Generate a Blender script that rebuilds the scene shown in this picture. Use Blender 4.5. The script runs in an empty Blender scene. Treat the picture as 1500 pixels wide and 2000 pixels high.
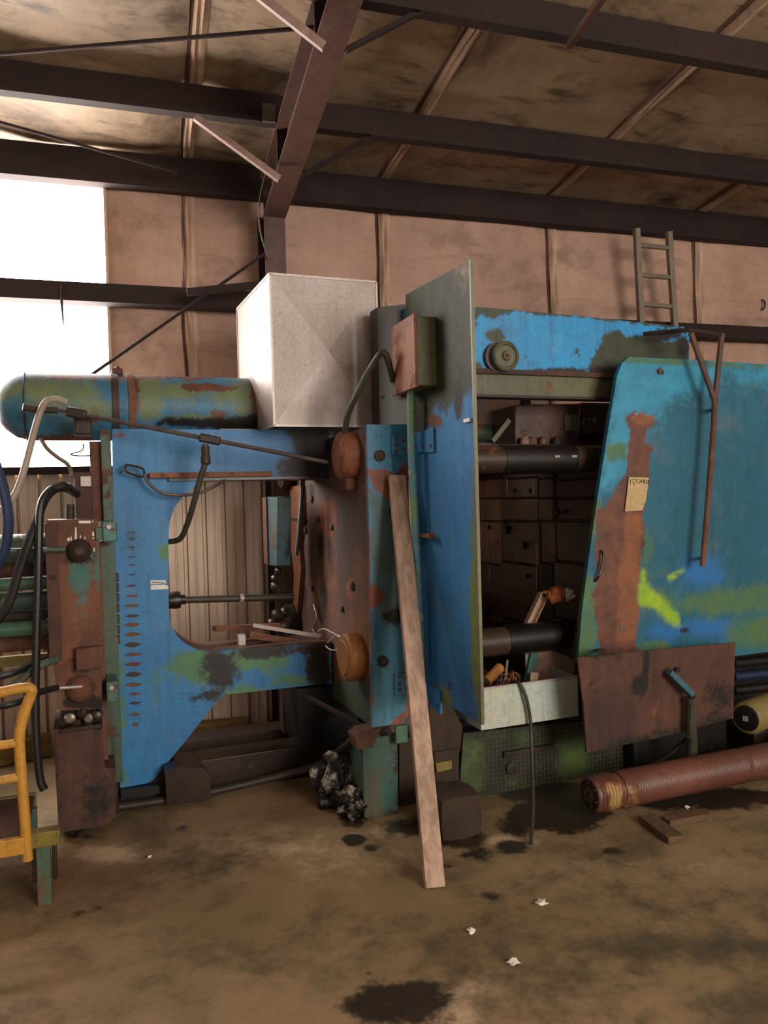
import bpy, bmesh, math, random
import numpy as np
from mathutils import Vector, Matrix
random.seed(7)
SC = bpy.context.scene
COL = SC.collection

# ------------------------------------------------------------------ camera
FPX = 1500.0
CAMH = 1.7
PSI, TH, RHO = math.radians(21.0), math.atan(30 / FPX), math.atan(0.027)
C0 = Vector((0, 0, CAMH))
_F = Vector((math.sin(PSI) * math.cos(TH), math.cos(PSI) * math.cos(TH), -math.sin(TH)))
_R = Vector((math.cos(PSI), -math.sin(PSI), 0))
_U = Vector((math.sin(PSI) * math.sin(TH), math.cos(PSI) * math.sin(TH), math.cos(TH)))
RC = _R * math.cos(RHO) - _U * math.sin(RHO)
UC = _R * math.sin(RHO) + _U * math.cos(RHO)
cam = bpy.data.objects.new('camera', bpy.data.cameras.new('camera'))
COL.objects.link(cam)
cam.data.sensor_fit = 'VERTICAL'
cam.data.sensor_height = 36.0
cam.data.lens = 36.0 * FPX / 2000.0
cam.data.clip_start = 0.05
m = Matrix.Identity(4)
for i in range(3):
    m[i][0], m[i][1], m[i][2], m[i][3] = RC[i], UC[i], -_F[i], C0[i]
cam.matrix_world = m
SC.camera = cam

# ------------------------------------------------------------------ light
WORLD_COL, WORLD_STR = (1.0, 0.93, 0.86), 0.45
WINDOW_STR = 22.0
DOOR_W = 430.0
EXPOSURE = -0.06
w = bpy.data.worlds.new('world'); SC.world = w; w.use_nodes = True
w.node_tree.nodes['Background'].inputs[0].default_value = (*WORLD_COL, 1)
w.node_tree.nodes['Background'].inputs[1].default_value = WORLD_STR
SC.view_settings.view_transform = 'Standard'
SC.view_settings.look = 'None'
SC.view_settings.gamma = 1.0
SC.view_settings.use_curve_mapping = False
SC.view_settings.exposure = EXPOSURE


def area(name, loc, target, sx, sy, watts, col):
    l = bpy.data.lights.new(name, 'AREA'); l.shape = 'RECTANGLE'
    l.size, l.size_y, l.energy, l.color = sx, sy, watts, col
    o = bpy.data.objects.new(name, l); COL.objects.link(o)
    o.location = loc
    o.rotation_euler = (Vector(target) - Vector(loc)).to_track_quat('-Z', 'Y').to_euler()
    return o


# the open truck door of the shed behind the photographer
area('open_door_daylight', (3.2, -4.0, 2.7), (1.6, 4.5, 1.3), 3.0, 2.8, DOOR_W, (1.0, 0.92, 0.84))

# ------------------------------------------------------------------ helpers
ALPHA = math.radians(3.5)          # the shed stands a little askew to the machine
EW = Vector((math.cos(ALPHA), -math.sin(ALPHA), 0))
NW = Vector((math.sin(ALPHA), math.cos(ALPHA), 0))
ZV = Vector((0, 0, 1))


def W(a, b, z):
    return EW * a + NW * b + ZV * z


def ray(px, py):
    return _F + RC * ((px - 750) / FPX) + UC * ((1000 - py) / FPX)


class PL:
    """a vertical plane through o, u to the side, n away from the camera"""
    def __init__(s, o, u, n):
        s.o, s.u, s.n = Vector(o), Vector(u).normalized(), Vector(n).normalized()

    def hit(s, px, py):
        r = ray(px, py)
        return C0 + r * ((s.o - C0).dot(s.n) / r.dot(s.n))

    def uv(s, px, py):
        p = s.hit(px, py) - s.o
        return (p.dot(s.u), p.z)

    def pt(s, u, z, d=0.0):
        return s.o + s.u * u + ZV * z + s.n * d


def YP(y):
    return PL((0, y, 0), (1, 0, 0), (0, 1, 0))


def XP(x):
    return PL((x, 0, 0), (0, 1, 0), (1, 0, 0))


def WP(b):
    return PL(NW * b, EW, NW)


def at(px, py, y):
    return YP(y).hit(px, py)


def ground(px, py, z=0.0):
    r = ray(px, py)
    return C0 + r * ((z - CAMH) / r.z)


class MB:
    def __init__(s):
        s.v, s.f = [], []

    def add(s, vs, fs):
        o = len(s.v)
        s.v += [Vector(v) for v in vs]
        s.f += [tuple(i + o for i in f) for f in fs]
        return s

    def hexa(s, p):  # p: 4 bottom ccw, 4 top
        return s.add(p, [(0, 1, 2, 3), (4, 5, 6, 7), (0, 1, 5, 4), (1, 2, 6, 5), (2, 3, 7, 6), (3, 0, 4, 7)])

    def box(s, x0, x1, y0, y1, z0, z1):
        return s.hexa([(x0, y0, z0), (x1, y0, z0), (x1, y1, z0), (x0, y1, z0),
                       (x0, y0, z1), (x1, y0, z1), (x1, y1, z1), (x0, y1, z1)])

    def wbox(s, a0, a1, b0, b1, z0, z1):
        return s.hexa([W(a0, b0, z0), W(a1, b0, z0), W(a1, b1, z0), W(a0, b1, z0),
                       W(a0, b0, z1), W(a1, b0, z1), W(a1, b1, z1), W(a0, b1, z1)])

    def obox(s, c, ax, ay, az):  # centre and half vectors
        c, ax, ay, az = Vector(c), Vector(ax), Vector(ay), Vector(az)
        return s.hexa([c - ax - ay - az, c + ax - ay - az, c + ax + ay - az, c - ax + ay - az,
                       c - ax - ay + az, c + ax - ay + az, c + ax + ay + az, c - ax + ay + az])

    def bar(s, p0, p1, wd, th, up=None):
        p0, p1 = Vector(p0), Vector(p1)
        d = (p1 - p0)
        up = Vector(up) if up else (ZV if abs(d.normalized().z) < .9 else Vector((0, 1, 0)))
        sd = d.cross(up).normalized()
        up2 = sd.cross(d).normalized()
        return s.obox((p0 + p1) / 2, d / 2, sd * wd / 2, up2 * th / 2)

    def pbox(s, x0, y0, x1, y1, Y, depth):
        """box whose front face at machine depth Y covers the pixel rectangle"""
        P = YP(Y); xm, ym = (x0 + x1) / 2, (y0 + y1) / 2
        a = P.hit(x0, ym).x; b = P.hit(x1, ym).x
        t = P.hit(xm, y0).z; u = P.hit(xm, y1).z
        return s.box(a, b, Y, Y + depth, u, t)

    def prism(s, pl, pts, d0, d1):
        n = len(pts)
        vs = [pl.pt(u, z, d0) for u, z in pts] + [pl.pt(u, z, d1) for u, z in pts]
        fs = [tuple(range(n)), tuple(range(2 * n - 1, n - 1, -1))]
        fs += [(i, (i + 1) % n, n + (i + 1) % n, n + i) for i in range(n)]
        return s.add(vs, fs)

    def pprism(s, pl, pxs, d0, d1):
        return s.prism(pl, [pl.uv(*p) for p in pxs], d0, d1)

    def lathe(s, p0, axis, prof, seg=24, squash=None):
        p0, ax = Vector(p0), Vector(axis).normalized()
        e1 = ax.cross(ZV if abs(ax.z) < .9 else Vector((0, 1, 0))).normalized()
        e2 = ax.cross(e1)
        vs, fs = [], []
        for t, r in prof:
            for k in range(seg):
                a = 2 * math.pi * k / seg
                vs.append(p0 + ax * t + (e1 * math.cos(a) + e2 * math.sin(a)) * r)
        for i in range(len(prof) - 1):
            for k in range(seg):
                k2 = (k + 1) % seg
                fs.append((i * seg + k, i * seg + k2, (i + 1) * seg + k2, (i + 1) * seg + k))
        fs.append(tuple(range(seg)))
        fs.append(tuple(range((len(prof) - 1) * seg, len(prof) * seg)))
        return s.add(vs, fs)

    def cyl(s, p0, p1, r, r2=None, seg=20):
        p0, p1 = Vector(p0), Vector(p1)
        return s.lathe(p0, p1 - p0, [(0, r), ((p1 - p0).length, r if r2 is None else r2)], seg)

    def tube(s, pts, r, seg=10, sub=6, rad=None):
        P = [Vector(p) for p in pts]
        if sub > 1 and len(P) > 2:
            out = []
            for i in range(len(P) - 1):
                a = P[max(i - 1, 0)]; b = P[i]; c = P[i + 1]; d = P[min(i + 2, len(P) - 1)]
                for k in range(sub):
                    t = k / sub
                    out.append(.5 * ((2 * b) + (c - a) * t + (2 * a - 5 * b + 4 * c - d) * t * t + (3 * b - a - 3 * c + d) * t ** 3))
            out.append(P[-1]); P = out
        vs, fs = [], []
        nrm = None
        for i, p in enumerate(P):
            t = (P[min(i + 1, len(P) - 1)] - P[max(i - 1, 0)]).normalized()
            if nrm is None:
                nrm = t.cross(ZV if abs(t.z) < .9 else Vector((0, 1, 0))).normalized()
            else:
                nrm = (nrm - t * nrm.dot(t)).normalized()
            e2 = t.cross(nrm)
            rr = r if rad is None else rad(i / (len(P) - 1))
            for k in range(seg):
                a = 2 * math.pi * k / seg
                vs.append(p + (nrm * math.cos(a) + e2 * math.sin(a)) * rr)
        for i in range(len(P) - 1):
            for k in range(seg):
                k2 = (k + 1) % seg
                fs.append((i * seg + k, i * seg + k2, (i + 1) * seg + k2, (i + 1) * seg + k))
        fs.append(tuple(range(seg))); fs.append(tuple(range((len(P) - 1) * seg, len(P) * seg)))
        return s.add(vs, fs)

    def build(s, name, mat, root=None, bevel=0.0, smooth=True, parent=None, masks=None):
        bm = bmesh.new()
        vs = [bm.verts.new(v) for v in s.v]
        for f in s.f:
            try:
                bm.faces.new([vs[i] for i in f])
            except ValueError:
                pass
        bmesh.ops.recalc_face_normals(bm, faces=bm.faces[:])
        return finish(name, bm, mat, root, bevel, smooth, parent)


def finish(name, bm, mat, root=None, bevel=0.0, smooth=True, parent=None):
    me = bpy.data.meshes.new(name)
    bm.to_mesh(me); bm.free()
    o = bpy.data.objects.new(name, me); COL.objects.link(o)
    if root is not None:
        off = root['_base'].to_list() if hasattr(root['_base'], 'to_list') else root['_base']
        off = Vector(off)
        me.transform(Matrix.Translation(-off))
        o.parent = parent or root
    else:
        co = [v.co for v in me.vertices]
        if co:
            off = Vector(((min(c.x for c in co) + max(c.x for c in co)) / 2,
                          (min(c.y for c in co) + max(c.y for c in co)) / 2, min(c.z for c in co)))
            me.transform(Matrix.Translation(-off)); o.location = off
            o['_base'] = off
    me.materials.append(MAT[mat] if isinstance(mat, str) else mat)
    if smooth:
        me.shade_smooth(); me.set_sharp_from_angle(angle=math.radians(35))
    if bevel:
        md = o.modifiers.new('bevel', 'BEVEL'); md.width = bevel; md.segments = 2
        md.limit_method = 'ANGLE'; md.angle_limit = math.radians(40)
    return o


def tag(o, label, cat, group=None, kind=None):
    o['label'] = label
    if kind: o['kind'] = kind
    o['category'] = cat
    if group: o['group'] = group
    return o


def struct(o, label=None):
    o['kind'] = 'structure'
    if label: o['label'] = label
    return o


def thing(name, label, cat, loc, group=None):
    o = bpy.data.objects.new(name, None); COL.objects.link(o)
    o.location = loc; o['_base'] = Vector(loc); o.empty_display_size = .1
    return tag(o, label, cat, group)


def sdf(P, poly):
    """signed distance (positive inside) of Nx2 points to a polygon"""
    P = np.asarray(P, float); V = np.asarray(poly, float)
    n = len(V); d = np.full(len(P), 1e9); ins = np.zeros(len(P), bool)
    for i in range(n):
        a, b = V[i], V[(i + 1) % n]
        e = b - a; w_ = P - a
        t = np.clip((w_ @ e) / max(e @ e, 1e-12), 0, 1)
        q = w_ - np.outer(t, e)
        d = np.minimum(d, np.hypot(q[:, 0], q[:, 1]))
        c = (a[1] > P[:, 1]) != (b[1] > P[:, 1])
        with np.errstate(divide='ignore', invalid='ignore'):
            xi = a[0] + (P[:, 1] - a[1]) / (b[1] - a[1]) * (b[0] - a[0])
        ins ^= c & (P[:, 0] < xi)
    return np.where(ins, d, -d)


def put_masks(me, P, masks, proj):
    """masks: {attr: [(pixel polygon, softness m), ...]}"""
    for k, polys in masks.items():
        val = np.zeros(len(P))
        for e in polys:
            poly, soft = e[0], e[1]
            sd = sdf(P, [proj(*q) for q in poly])
            val = np.maximum(val, np.clip(.5 + sd / (2 * soft), 0, 1) * (e[2] if len(e) > 2 else 1))
        at_ = me.attributes.new(k, 'FLOAT', 'POINT')
        at_.data.foreach_set('value', val.astype(np.float32))


def plate(name, pl, pts, th, mat, root=None, masks=None, cell=.03, px=True, parent=None, bevel=0):
    """plate of thickness th whose front outline is pts; grid-cut so that paint masks can sit on it"""
    uv = [pl.uv(*p) for p in pts] if px else pts
    bm = bmesh.new()
    bm.faces.new([bm.verts.new((u, 0, z)) for u, z in uv])
    us = [u for u, z in uv]; zs = [z for u, z in uv]
    for lo, hi, no in ((min(us), max(us), (1, 0, 0)), (min(zs), max(zs), (0, 0, 1))):
        k = max(1, int((hi - lo) / cell))
        for i in range(1, k):
            t = lo + (hi - lo) * i / k
            bmesh.ops.bisect_plane(bm, geom=bm.verts[:] + bm.edges[:] + bm.faces[:], dist=1e-6,
                                   plane_co=Vector(no) * t, plane_no=no)
    r = bmesh.ops.extrude_face_region(bm, geom=bm.faces[:], use_keep_orig=True)
    for v in r['geom']:
        if isinstance(v, bmesh.types.BMVert):
            v.co.y += th
    bmesh.ops.recalc_face_normals(bm, faces=bm.faces[:])
    bm.verts.index_update()
    P = [(v.co.x, v.co.z) for v in bm.verts]
    for v in bm.verts:
        v.co = pl.pt(v.co.x, v.co.z, v.co.y)
    o = finish(name, bm, mat, root, bevel, False, parent)
    if masks:
        put_masks(o.data, P, masks, pl.uv)
    return o


def circ(cx, cy, rx, ry, n=14, rot=0):
    c, s = math.cos(rot), math.sin(rot)
    return [(cx + rx * math.cos(2 * math.pi * i / n) * c - ry * math.sin(2 * math.pi * i / n) * s,
             cy + rx * math.cos(2 * math.pi * i / n) * s + ry * math.sin(2 * math.pi * i / n) * c) for i in range(n)]


def copy_tree(o, parent=None, delta=None):
    c = o.copy(); COL.objects.link(c)
    if parent: c.parent = parent
    if delta is not None: c.location = c.location + Vector(delta)
    for ch in list(o.children):
        copy_tree(ch, c)
    return c

# ------------------------------------------------------------------ materials
MAT = {}


def lin(c, k=1.0):
    return tuple(min(1.0, (((v / 255) / 12.92) if v / 255 <= .04045 else (((v / 255) + .055) / 1.055) ** 2.4) * k) for v in c) + (1,)


class NT:
    def __init__(s, name):
        s.m = bpy.data.materials.new(name); s.m.use_nodes = True
        s.t = s.m.node_tree; s.b = s.t.nodes['Principled BSDF']
        g = s.t.nodes.new('ShaderNodeNewGeometry'); s.pos = g.outputs['Position']

    def n(s, typ, **kw):
        x = s.t.nodes.new(typ)
        for k, v in kw.items():
            setattr(x, k, v)
        return x

    def l(s, a, b):
        s.t.links.new(a, b)

    def set(s, sock, v):
        if isinstance(v, (int, float, tuple, list)):
            sock.default_value = v
        else:
            s.l(v, sock)

    def noise(s, scale, detail=5, rough=.6, vec=None, dist=0, off=0):
        x = s.n('ShaderNodeTexNoise')
        x.inputs['Scale'].default_value = scale; x.inputs['Detail'].default_value = detail
        x.inputs['Roughness'].default_value = rough; x.inputs['Distortion'].default_value = dist
        v = vec or s.pos
        if off:
            a = s.n('ShaderNodeVectorMath', operation='ADD'); s.l(v, a.inputs[0]); a.inputs[1].default_value = (off, off * 1.7, off * .6); v = a.outputs[0]
        s.l(v, x.inputs['Vector'])
        return x.outputs['Fac']

    def scaled(s, sx, sy, sz):
        a = s.n('ShaderNodeVectorMath', operation='MULTIPLY'); s.l(s.pos, a.inputs[0]); a.inputs[1].default_value = (sx, sy, sz)
        return a.outputs[0]

    def math(s, op, a, b=0.0, clamp=False):
        x = s.n('ShaderNodeMath', operation=op, use_clamp=clamp); s.set(x.inputs[0], a); s.set(x.inputs[1], b); return x.outputs[0]

    def ramp(s, v, a, b, lo=0.0, hi=1.0, smooth=True):
        x = s.n('ShaderNodeMapRange', interpolation_type='SMOOTHSTEP' if smooth else 'LINEAR')
        s.set(x.inputs[0], v)
        for i, q in zip((1, 2, 3, 4), (a, b, lo, hi)):
            x.inputs[i].default_value = q
        return x.outputs[0]

    def mix(s, f, a, b, mode='MIX'):
        x = s.n('ShaderNodeMix', data_type='RGBA', blend_type=mode)
        s.set(x.inputs[0], f); s.set(x.inputs[6], a); s.set(x.inputs[7], b)
        return x.outputs[2]

    def attr(s, name):
        x = s.n('ShaderNodeAttribute', attribute_type='GEOMETRY', attribute_name=name); return x.outputs['Fac']

    def done(s, col, rough=.6, metal=0.0, bump=None, bs=.3, bd=.01, spec=None):
        s.set(s.b.inputs['Base Color'], col); s.set(s.b.inputs['Roughness'], rough); s.set(s.b.inputs['Metallic'], metal)
        if spec is not None: s.b.inputs['Specular IOR Level'].default_value = spec
        if bump is not None:
            x = s.n('ShaderNodeBump'); x.inputs['Strength'].default_value = bs; x.inputs['Distance'].default_value = bd
            s.l(bump, x.inputs['Height']); s.l(x.outputs[0], s.b.inputs['Normal'])
        return s.m


K = 1.15      # photo colour -> surface colour
RUST_A, RUST_B = lin((112, 62, 38), K), lin((78, 44, 32), K)


def paint(name, base, alt, wear=0.0, wcol=None, wscale=4.0, dirt=.35, layers=(), rough=.5, metal=0.0, bumpd=.003, vscale=1.6, k=K, off=0.0, dcol=(28, 22, 16)):
    t = NT(name)
    n1 = t.noise(vscale, 5, .6, off=off)
    col = t.mix(t.ramp(n1, .35, .65), lin(base, k), lin(alt, k))
    n2 = t.noise(60, 4, .7)
    col = t.mix(1.0, col, t.mix(n2, (.62, .62, .62, 1), (1.34, 1.34, 1.34, 1)), 'MULTIPLY')
    n8 = t.noise(9, 8, .7, off=3.1 + off)
    h = n2
    # chalky fading and mid-size grime
    n15 = t.noise(17, 8, .75, off=6.4 + off)
    col = t.mix(t.math('MULTIPLY', t.ramp(n15, .5, .72), min(.5, dirt)), col, lin(dcol, k))
    fade = t.noise(4.5, 7, .7, off=14.2 + off)
    col = t.mix(t.math('MULTIPLY', t.ramp(fade, .5, .75), .22 if max(base) > 95 else .04), col, lin((132, 122, 106), k))
    if dirt:
        st = t.noise(1.0, 7, .7, vec=t.scaled(17, 17, 1.1))
        g = t.math('MULTIPLY', t.ramp(st, .46, .74), t.ramp(n8, .28, .66))
        col = t.mix(t.math('MULTIPLY', g, min(.9, dirt * 1.5)), col, lin(dcol, k))
        ch = t.noise(34, 6, .75, off=21.3 + off)
        col = t.mix(t.math('MULTIPLY', t.ramp(ch, .635, .67), .75), col, lin((74, 50, 38), k))
    ra, rb = wcol or (RUST_A, RUST_B)
    rust = t.mix(t.ramp(n8, .35, .65), ra, rb)
    rr = rough
    if wear:
        n3 = t.noise(wscale, 9, .68, off=9.7 + off, dist=.3)
        thr = .5 + (.5 - wear) * .5
        f = t.ramp(n3, thr - .02, thr + .03)
        col = t.mix(f, col, rust)
        rr = t.ramp(f, 0, 1, rough, .85)
    for (a, ca, cb, amp, hard) in layers:
        ns = t.math('ADD', t.math('MULTIPLY', t.noise(6, 6, .65, off=sum(map(ord, a)) % 7 + 1.3), .6), t.math('MULTIPLY', t.noise(26, 7, .75, off=sum(map(ord, a)) % 5 + 2.3), .6))
        mk = t.math('ADD', t.attr(a), t.math('MULTIPLY', t.math('SUBTRACT', ns, .6), amp * 1.9))
        # no layer where the mask is zero
        f = t.math('MULTIPLY', t.ramp(mk, .5 - hard, .5 + hard), t.ramp(t.attr(a), .02, .12))
        col = t.mix(f, col, t.mix(t.ramp(n8, .32, .68), lin(ca, k), lin(cb, k)))
    return t.done(col, rr, metal, t.math('ADD', n2, n8), .35, bumpd)


def reg(name, *a, **kw):
    MAT[name] = paint(name, *a, **kw)


L_RUST = ('rust', (110, 66, 46), (78, 48, 38), 1.4, .09)
L_ORANGE = ('rust', (146, 84, 58), (108, 62, 44), .9, .09)
L_GREEN = ('green', (84, 120, 62), (62, 108, 88), 1.0, .2)
L_DARK = ('dark', (19, 14, 11), (36, 27, 20), 1.0, .2)
L_OLIVE = ('green', (62, 66, 46), (48, 52, 38), 1.0, .12)
L_NEON = ('neon', (150, 180, 30), (120, 160, 40), .5, .25)
L_TAN = ('tan', (128, 108, 88), (105, 88, 70), .9, .25)
L_TEAL = ('teal', (52, 128, 150), (66, 120, 120), 1.0, .2)

reg('blue', (48, 122, 172), (40, 108, 160), .06, dirt=.28, layers=(L_GREEN, L_RUST, L_DARK), wscale=3.2)
reg('blue_col', (62, 132, 172), (74, 130, 150), .12, dirt=.5, layers=(('green', (86, 112, 112), (80, 92, 86), 1.0, .2), L_ORANGE, L_DARK), wscale=5)
reg('blue_door', (44, 118, 172), (36, 100, 158), .05, dirt=.3, rough=.75, layers=(('olive', (58, 60, 40), (32, 34, 24), 1.0, .2), L_TAN, ('green', (110, 118, 52), (86, 98, 44), .9, .25), L_RUST, L_DARK))
reg('blue_head', (40, 148, 205), (44, 136, 190), .16, wcol=(lin((84, 86, 66), K), lin((60, 60, 46), K)), wscale=5.5, dirt=.35, layers=(L_OLIVE, L_RUST, L_DARK))
reg('teal_guard', (33, 98, 120), (29, 88, 106), .04, dirt=.3, layers=(('teal', (52, 140, 172), (44, 122, 150), .9, .25), ('blue', (36, 104, 160), (36, 96, 150), .9, .25), ('green', (82, 110, 62), (60, 100, 84), 1.0, .25), L_RUST, ('orange', (136, 82, 46), (112, 68, 44), .9, .2), L_NEON, L_DARK), vscale=1.2)
reg('tankpaint', (50, 108, 138), (60, 100, 112), .20, dirt=.45, layers=(('green', (104, 116, 76), (90, 106, 84), 1.2, .25), L_RUST, L_DARK), wscale=3.0)
reg('rust', (116, 74, 52), (86, 54, 42), .25, wcol=(lin((140, 84, 50), K), lin((60, 40, 32), K)), dirt=.5, rough=.8, layers=(L_DARK, ('rust', (126, 78, 54), (108, 66, 46), 1.0, .25), ('teal', (72, 108, 96), (58, 96, 92), 1.1, .1)), wscale=5)
reg('rust_red', (88, 54, 40), (64, 41, 33), .3, wcol=(lin((112, 70, 42), K), lin((48, 32, 26), K)), dirt=.5, rough=.75, layers=(L_DARK,), wscale=5)
reg('rust_dark', (62, 44, 33), (40, 29, 23), .25, wcol=(lin((84, 54, 38), K), lin((30, 24, 20), K)), dirt=.6, rough=.6, layers=(L_DARK,), wscale=6)
reg('rust_orange', (142, 84, 54), (114, 68, 46), .35, wcol=(lin((112, 70, 48), K), lin((86, 56, 42), K)), dirt=.55, rough=.7, wscale=8)
reg('gold', (172, 118, 54), (140, 88, 44), .25, wcol=(lin((116, 70, 38), K), lin((90, 60, 40), K)), dirt=.4, rough=.5, wscale=9)
reg('platen', (98, 72, 62), (82, 60, 54), .12, dirt=.75, rough=.65, layers=(L_ORANGE, ('brown', (120, 80, 54), (96, 64, 46), 1.0, .25), L_DARK, ('green', (70, 72, 54), (54, 66, 58), .8, .2)), wscale=5)
reg('black', (15, 12, 11), (24, 19, 16), .1, dirt=.2, rough=.45)
reg('oily', (34, 23, 16), (54, 37, 26), .2, wcol=(lin((70, 48, 36), K), lin((40, 30, 26), K)), dirt=.5, rough=.35, wscale=7)
reg('die', (96, 66, 52), (66, 47, 40), .3, wcol=(lin((118, 84, 66), K), lin((30, 24, 22), K)), dirt=.7, rough=.45, wscale=6)
reg('die_light', (176, 144, 120), (128, 100, 84), .25, wcol=(lin((70, 50, 42), K), lin((40, 32, 28), K)), dirt=.6, rough=.5, wscale=7)
reg('bar_dark', (76, 58, 42), (58, 44, 34), .3, wcol=(lin((110, 62, 40), K), lin((60, 38, 28), K)), dirt=.3, rough=.4, metal=.1, wscale=4)
reg('olive', (104, 102, 72), (84, 84, 60), .2, wcol=(lin((118, 84, 56), K), lin((70, 60, 44), K)), dirt=.4, layers=(L_DARK,))
reg('greenish', (76, 92, 68), (62, 84, 74), .35, wcol=(lin((104, 72, 48), K), lin((74, 56, 42), K)), dirt=.5, wscale=6)
reg('teal_pipe', (58, 112, 108), (74, 104, 82), .3, wcol=(lin((100, 66, 44), K), lin((66, 48, 38), K)), dirt=.4, wscale=6, rough=.4)
reg('terminal', (50, 96, 108), (60, 84, 80), .35, wcol=(lin((92, 66, 50), K), lin((70, 52, 42), K)), dirt=.6, wscale=5)
reg('teal_post', (44, 96, 92), (58, 76, 56), .15, wcol=(lin((70, 70, 48), K), lin((48, 40, 32), K)), dirt=.6, wscale=4, layers=(L_DARK, ('tan', (86, 80, 58), (70, 66, 48), 1.0, .3)))
reg('conduit', (86, 148, 168), (120, 156, 100), .45, wcol=(lin((176, 180, 164), K), lin((110, 124, 104), K)), dirt=.25, wscale=16, vscale=4, rough=.35)
reg('tread', (46, 44, 28), (34, 30, 22), .25, wcol=(lin((62, 46, 32), K), lin((36, 30, 24), K)), dirt=.5, layers=(('green', (74, 94, 40), (52, 66, 32), 1.0, .35),), wscale=6)
reg('yellow', (196, 142, 50), (176, 122, 44), .12, wcol=(lin((110, 70, 36), K), lin((66, 48, 32), K)), dirt=.4, wscale=9, k=1.1)
reg('yellow_dull', (128, 112, 44), (104, 90, 40), .25, wcol=(lin((80, 62, 36), K), lin((56, 46, 32), K)), dirt=.5, wscale=8)
reg('motor_yellow', (148, 130, 76), (120, 106, 60), .15, dirt=.3)
reg('steelbrown', (96, 62, 52), (80, 54, 46), .1, wcol=(lin((60, 42, 36), K), lin((50, 36, 30), K)), dirt=.4, rough=.55)
reg('steeldark', (46, 27, 23), (34, 20, 18), .12, wcol=(lin((66, 42, 34), K), lin((30, 20, 18), K)), dirt=.4, rough=.85)
reg('galv', (176, 164, 158), (162, 148, 140), .06, wcol=(lin((140, 126, 112), K), lin((120, 108, 96), K)), dirt=.22, rough=.42, metal=.25, k=1.3, layers=(('dark', (112, 102, 94), (126, 114, 104), .25, .5),), dcol=(120, 108, 98))
reg('traywhite', (152, 166, 160), (164, 162, 142), .12, wcol=(lin((116, 106, 76), K), lin((96, 84, 58), K)), dirt=.3, rough=.5, wscale=7, k=1.5)
reg('brace_light', (150, 122, 112), (134, 106, 96), .1, dirt=.3)
reg('ladder', (150, 138, 122), (132, 118, 102), .06, dirt=.25, rough=.4, metal=.35)
reg('paper', (186, 160, 116), (172, 146, 104), .0, dirt=.15, rough=.9, k=1.3)
reg('white', (232, 226, 214), (220, 214, 200), .0, dirt=.2, rough=.7, k=1.1)
reg('ink', (40, 34, 22), (30, 26, 20), 0, dirt=0)
reg('rubber', (20, 17, 16), (28, 24, 22), 0, dirt=.1, rough=.4)
reg('hose_grey', (150, 138, 122), (128, 114, 100), .08, dirt=.2, rough=.5, k=1.4)
reg('hose_tan', (104, 90, 70), (88, 74, 58), .1, dirt=.3, rough=.6)
reg('hose_olive', (62, 58, 44), (50, 46, 36), .08, dirt=.3, rough=.5)
reg('hose_blue', (36, 52, 84), (30, 44, 70), .0, dirt=.2, rough=.4)
reg('cable_steel', (96, 82, 74), (74, 62, 56), .2, dirt=.4, rough=.45, metal=.3, wscale=20)
reg('rag', (178, 96, 40), (146, 74, 32), .05, dirt=.3, rough=.95)
reg('stone', (64, 48, 35), (46, 34, 26), .2, wcol=(lin((30, 24, 20), K), lin((66, 54, 42), K)), dirt=.4, rough=.9, wscale=7, bumpd=.01)
reg('screwrust', (112, 66, 52), (94, 56, 44), .15, wcol=(lin((140, 84, 60), K), lin((80, 46, 36), K)), dirt=.25, rough=.45, wscale=7, layers=(('tan', (168, 136, 84), (150, 112, 70), 1.0, .2), L_DARK))


def wood(name, a, b, axis=(30, 30, 1.5), k=K):
    t = NT(name)
    g = t.noise(1.0, 6, .65, vec=t.scaled(*axis), dist=.6)
    n = t.noise(3, 4, .6)
    col = t.mix(t.ramp(g, .35, .68), lin(a, k), lin(b, k))
    col = t.mix(t.math('MULTIPLY', t.ramp(n, .5, .75), .5), col, lin((92, 74, 62), k))
    MAT[name] = t.done(col, .85, 0, g, .4, .004)


wood('plankwood', (174, 146, 124), (140, 112, 96), k=1.25)
wood('blockwood', (98, 74, 48), (74, 54, 36), (8, 30, 30))
wood('boardwood', (124, 84, 60), (96, 62, 46), (2, 30, 30))
wood('pilewood', (128, 98, 48), (92, 70, 38), (2, 30, 30))


KR = 1.75


def insulation(name, a, b, dark, amt, k=None):
    """dusty vinyl facing: blotches, horizontal smudges, fine scratches"""
    t = NT(name); k = k or KR
    n1 = t.noise(1.1, 7, .62)
    n2 = t.noise(1.0, 7, .7, vec=t.scaled(1.2, 1.2, 5.0), dist=.5)
    n3 = t.noise(16, 5, .7)
    n4 = t.noise(1.0, 6, .7, vec=t.scaled(2.2, 7.0, 2.2), off=4)
    col = t.mix(t.ramp(n1, .3, .7), lin(a, k), lin(b, k))
    col = t.mix(t.math('MULTIPLY', t.ramp(n2, .5, .72), amt), col, lin(dark, k))
    col = t.mix(t.math('MULTIPLY', t.ramp(n4, .52, .7), amt), col, lin(dark, k))
    col = t.mix(1.0, col, t.mix(n3, (.8, .8, .8, 1), (1.2, 1.2, 1.2, 1)), 'MULTIPLY')
    MAT[name] = t.done(col, .6, 0, t.math('ADD', n3, n1), .3, .008)


insulation('ins_wall', (160, 128, 110), (138, 108, 92), (104, 80, 68), .6)
insulation('ins_roof', (144, 120, 98), (116, 98, 76), (54, 43, 33), .8)
insulation('ins_seam', (176, 150, 128), (150, 124, 104), (110, 88, 72), .4)
insulation('ins_fold', (104, 78, 64), (84, 62, 52), (60, 44, 36), .5)


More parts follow.
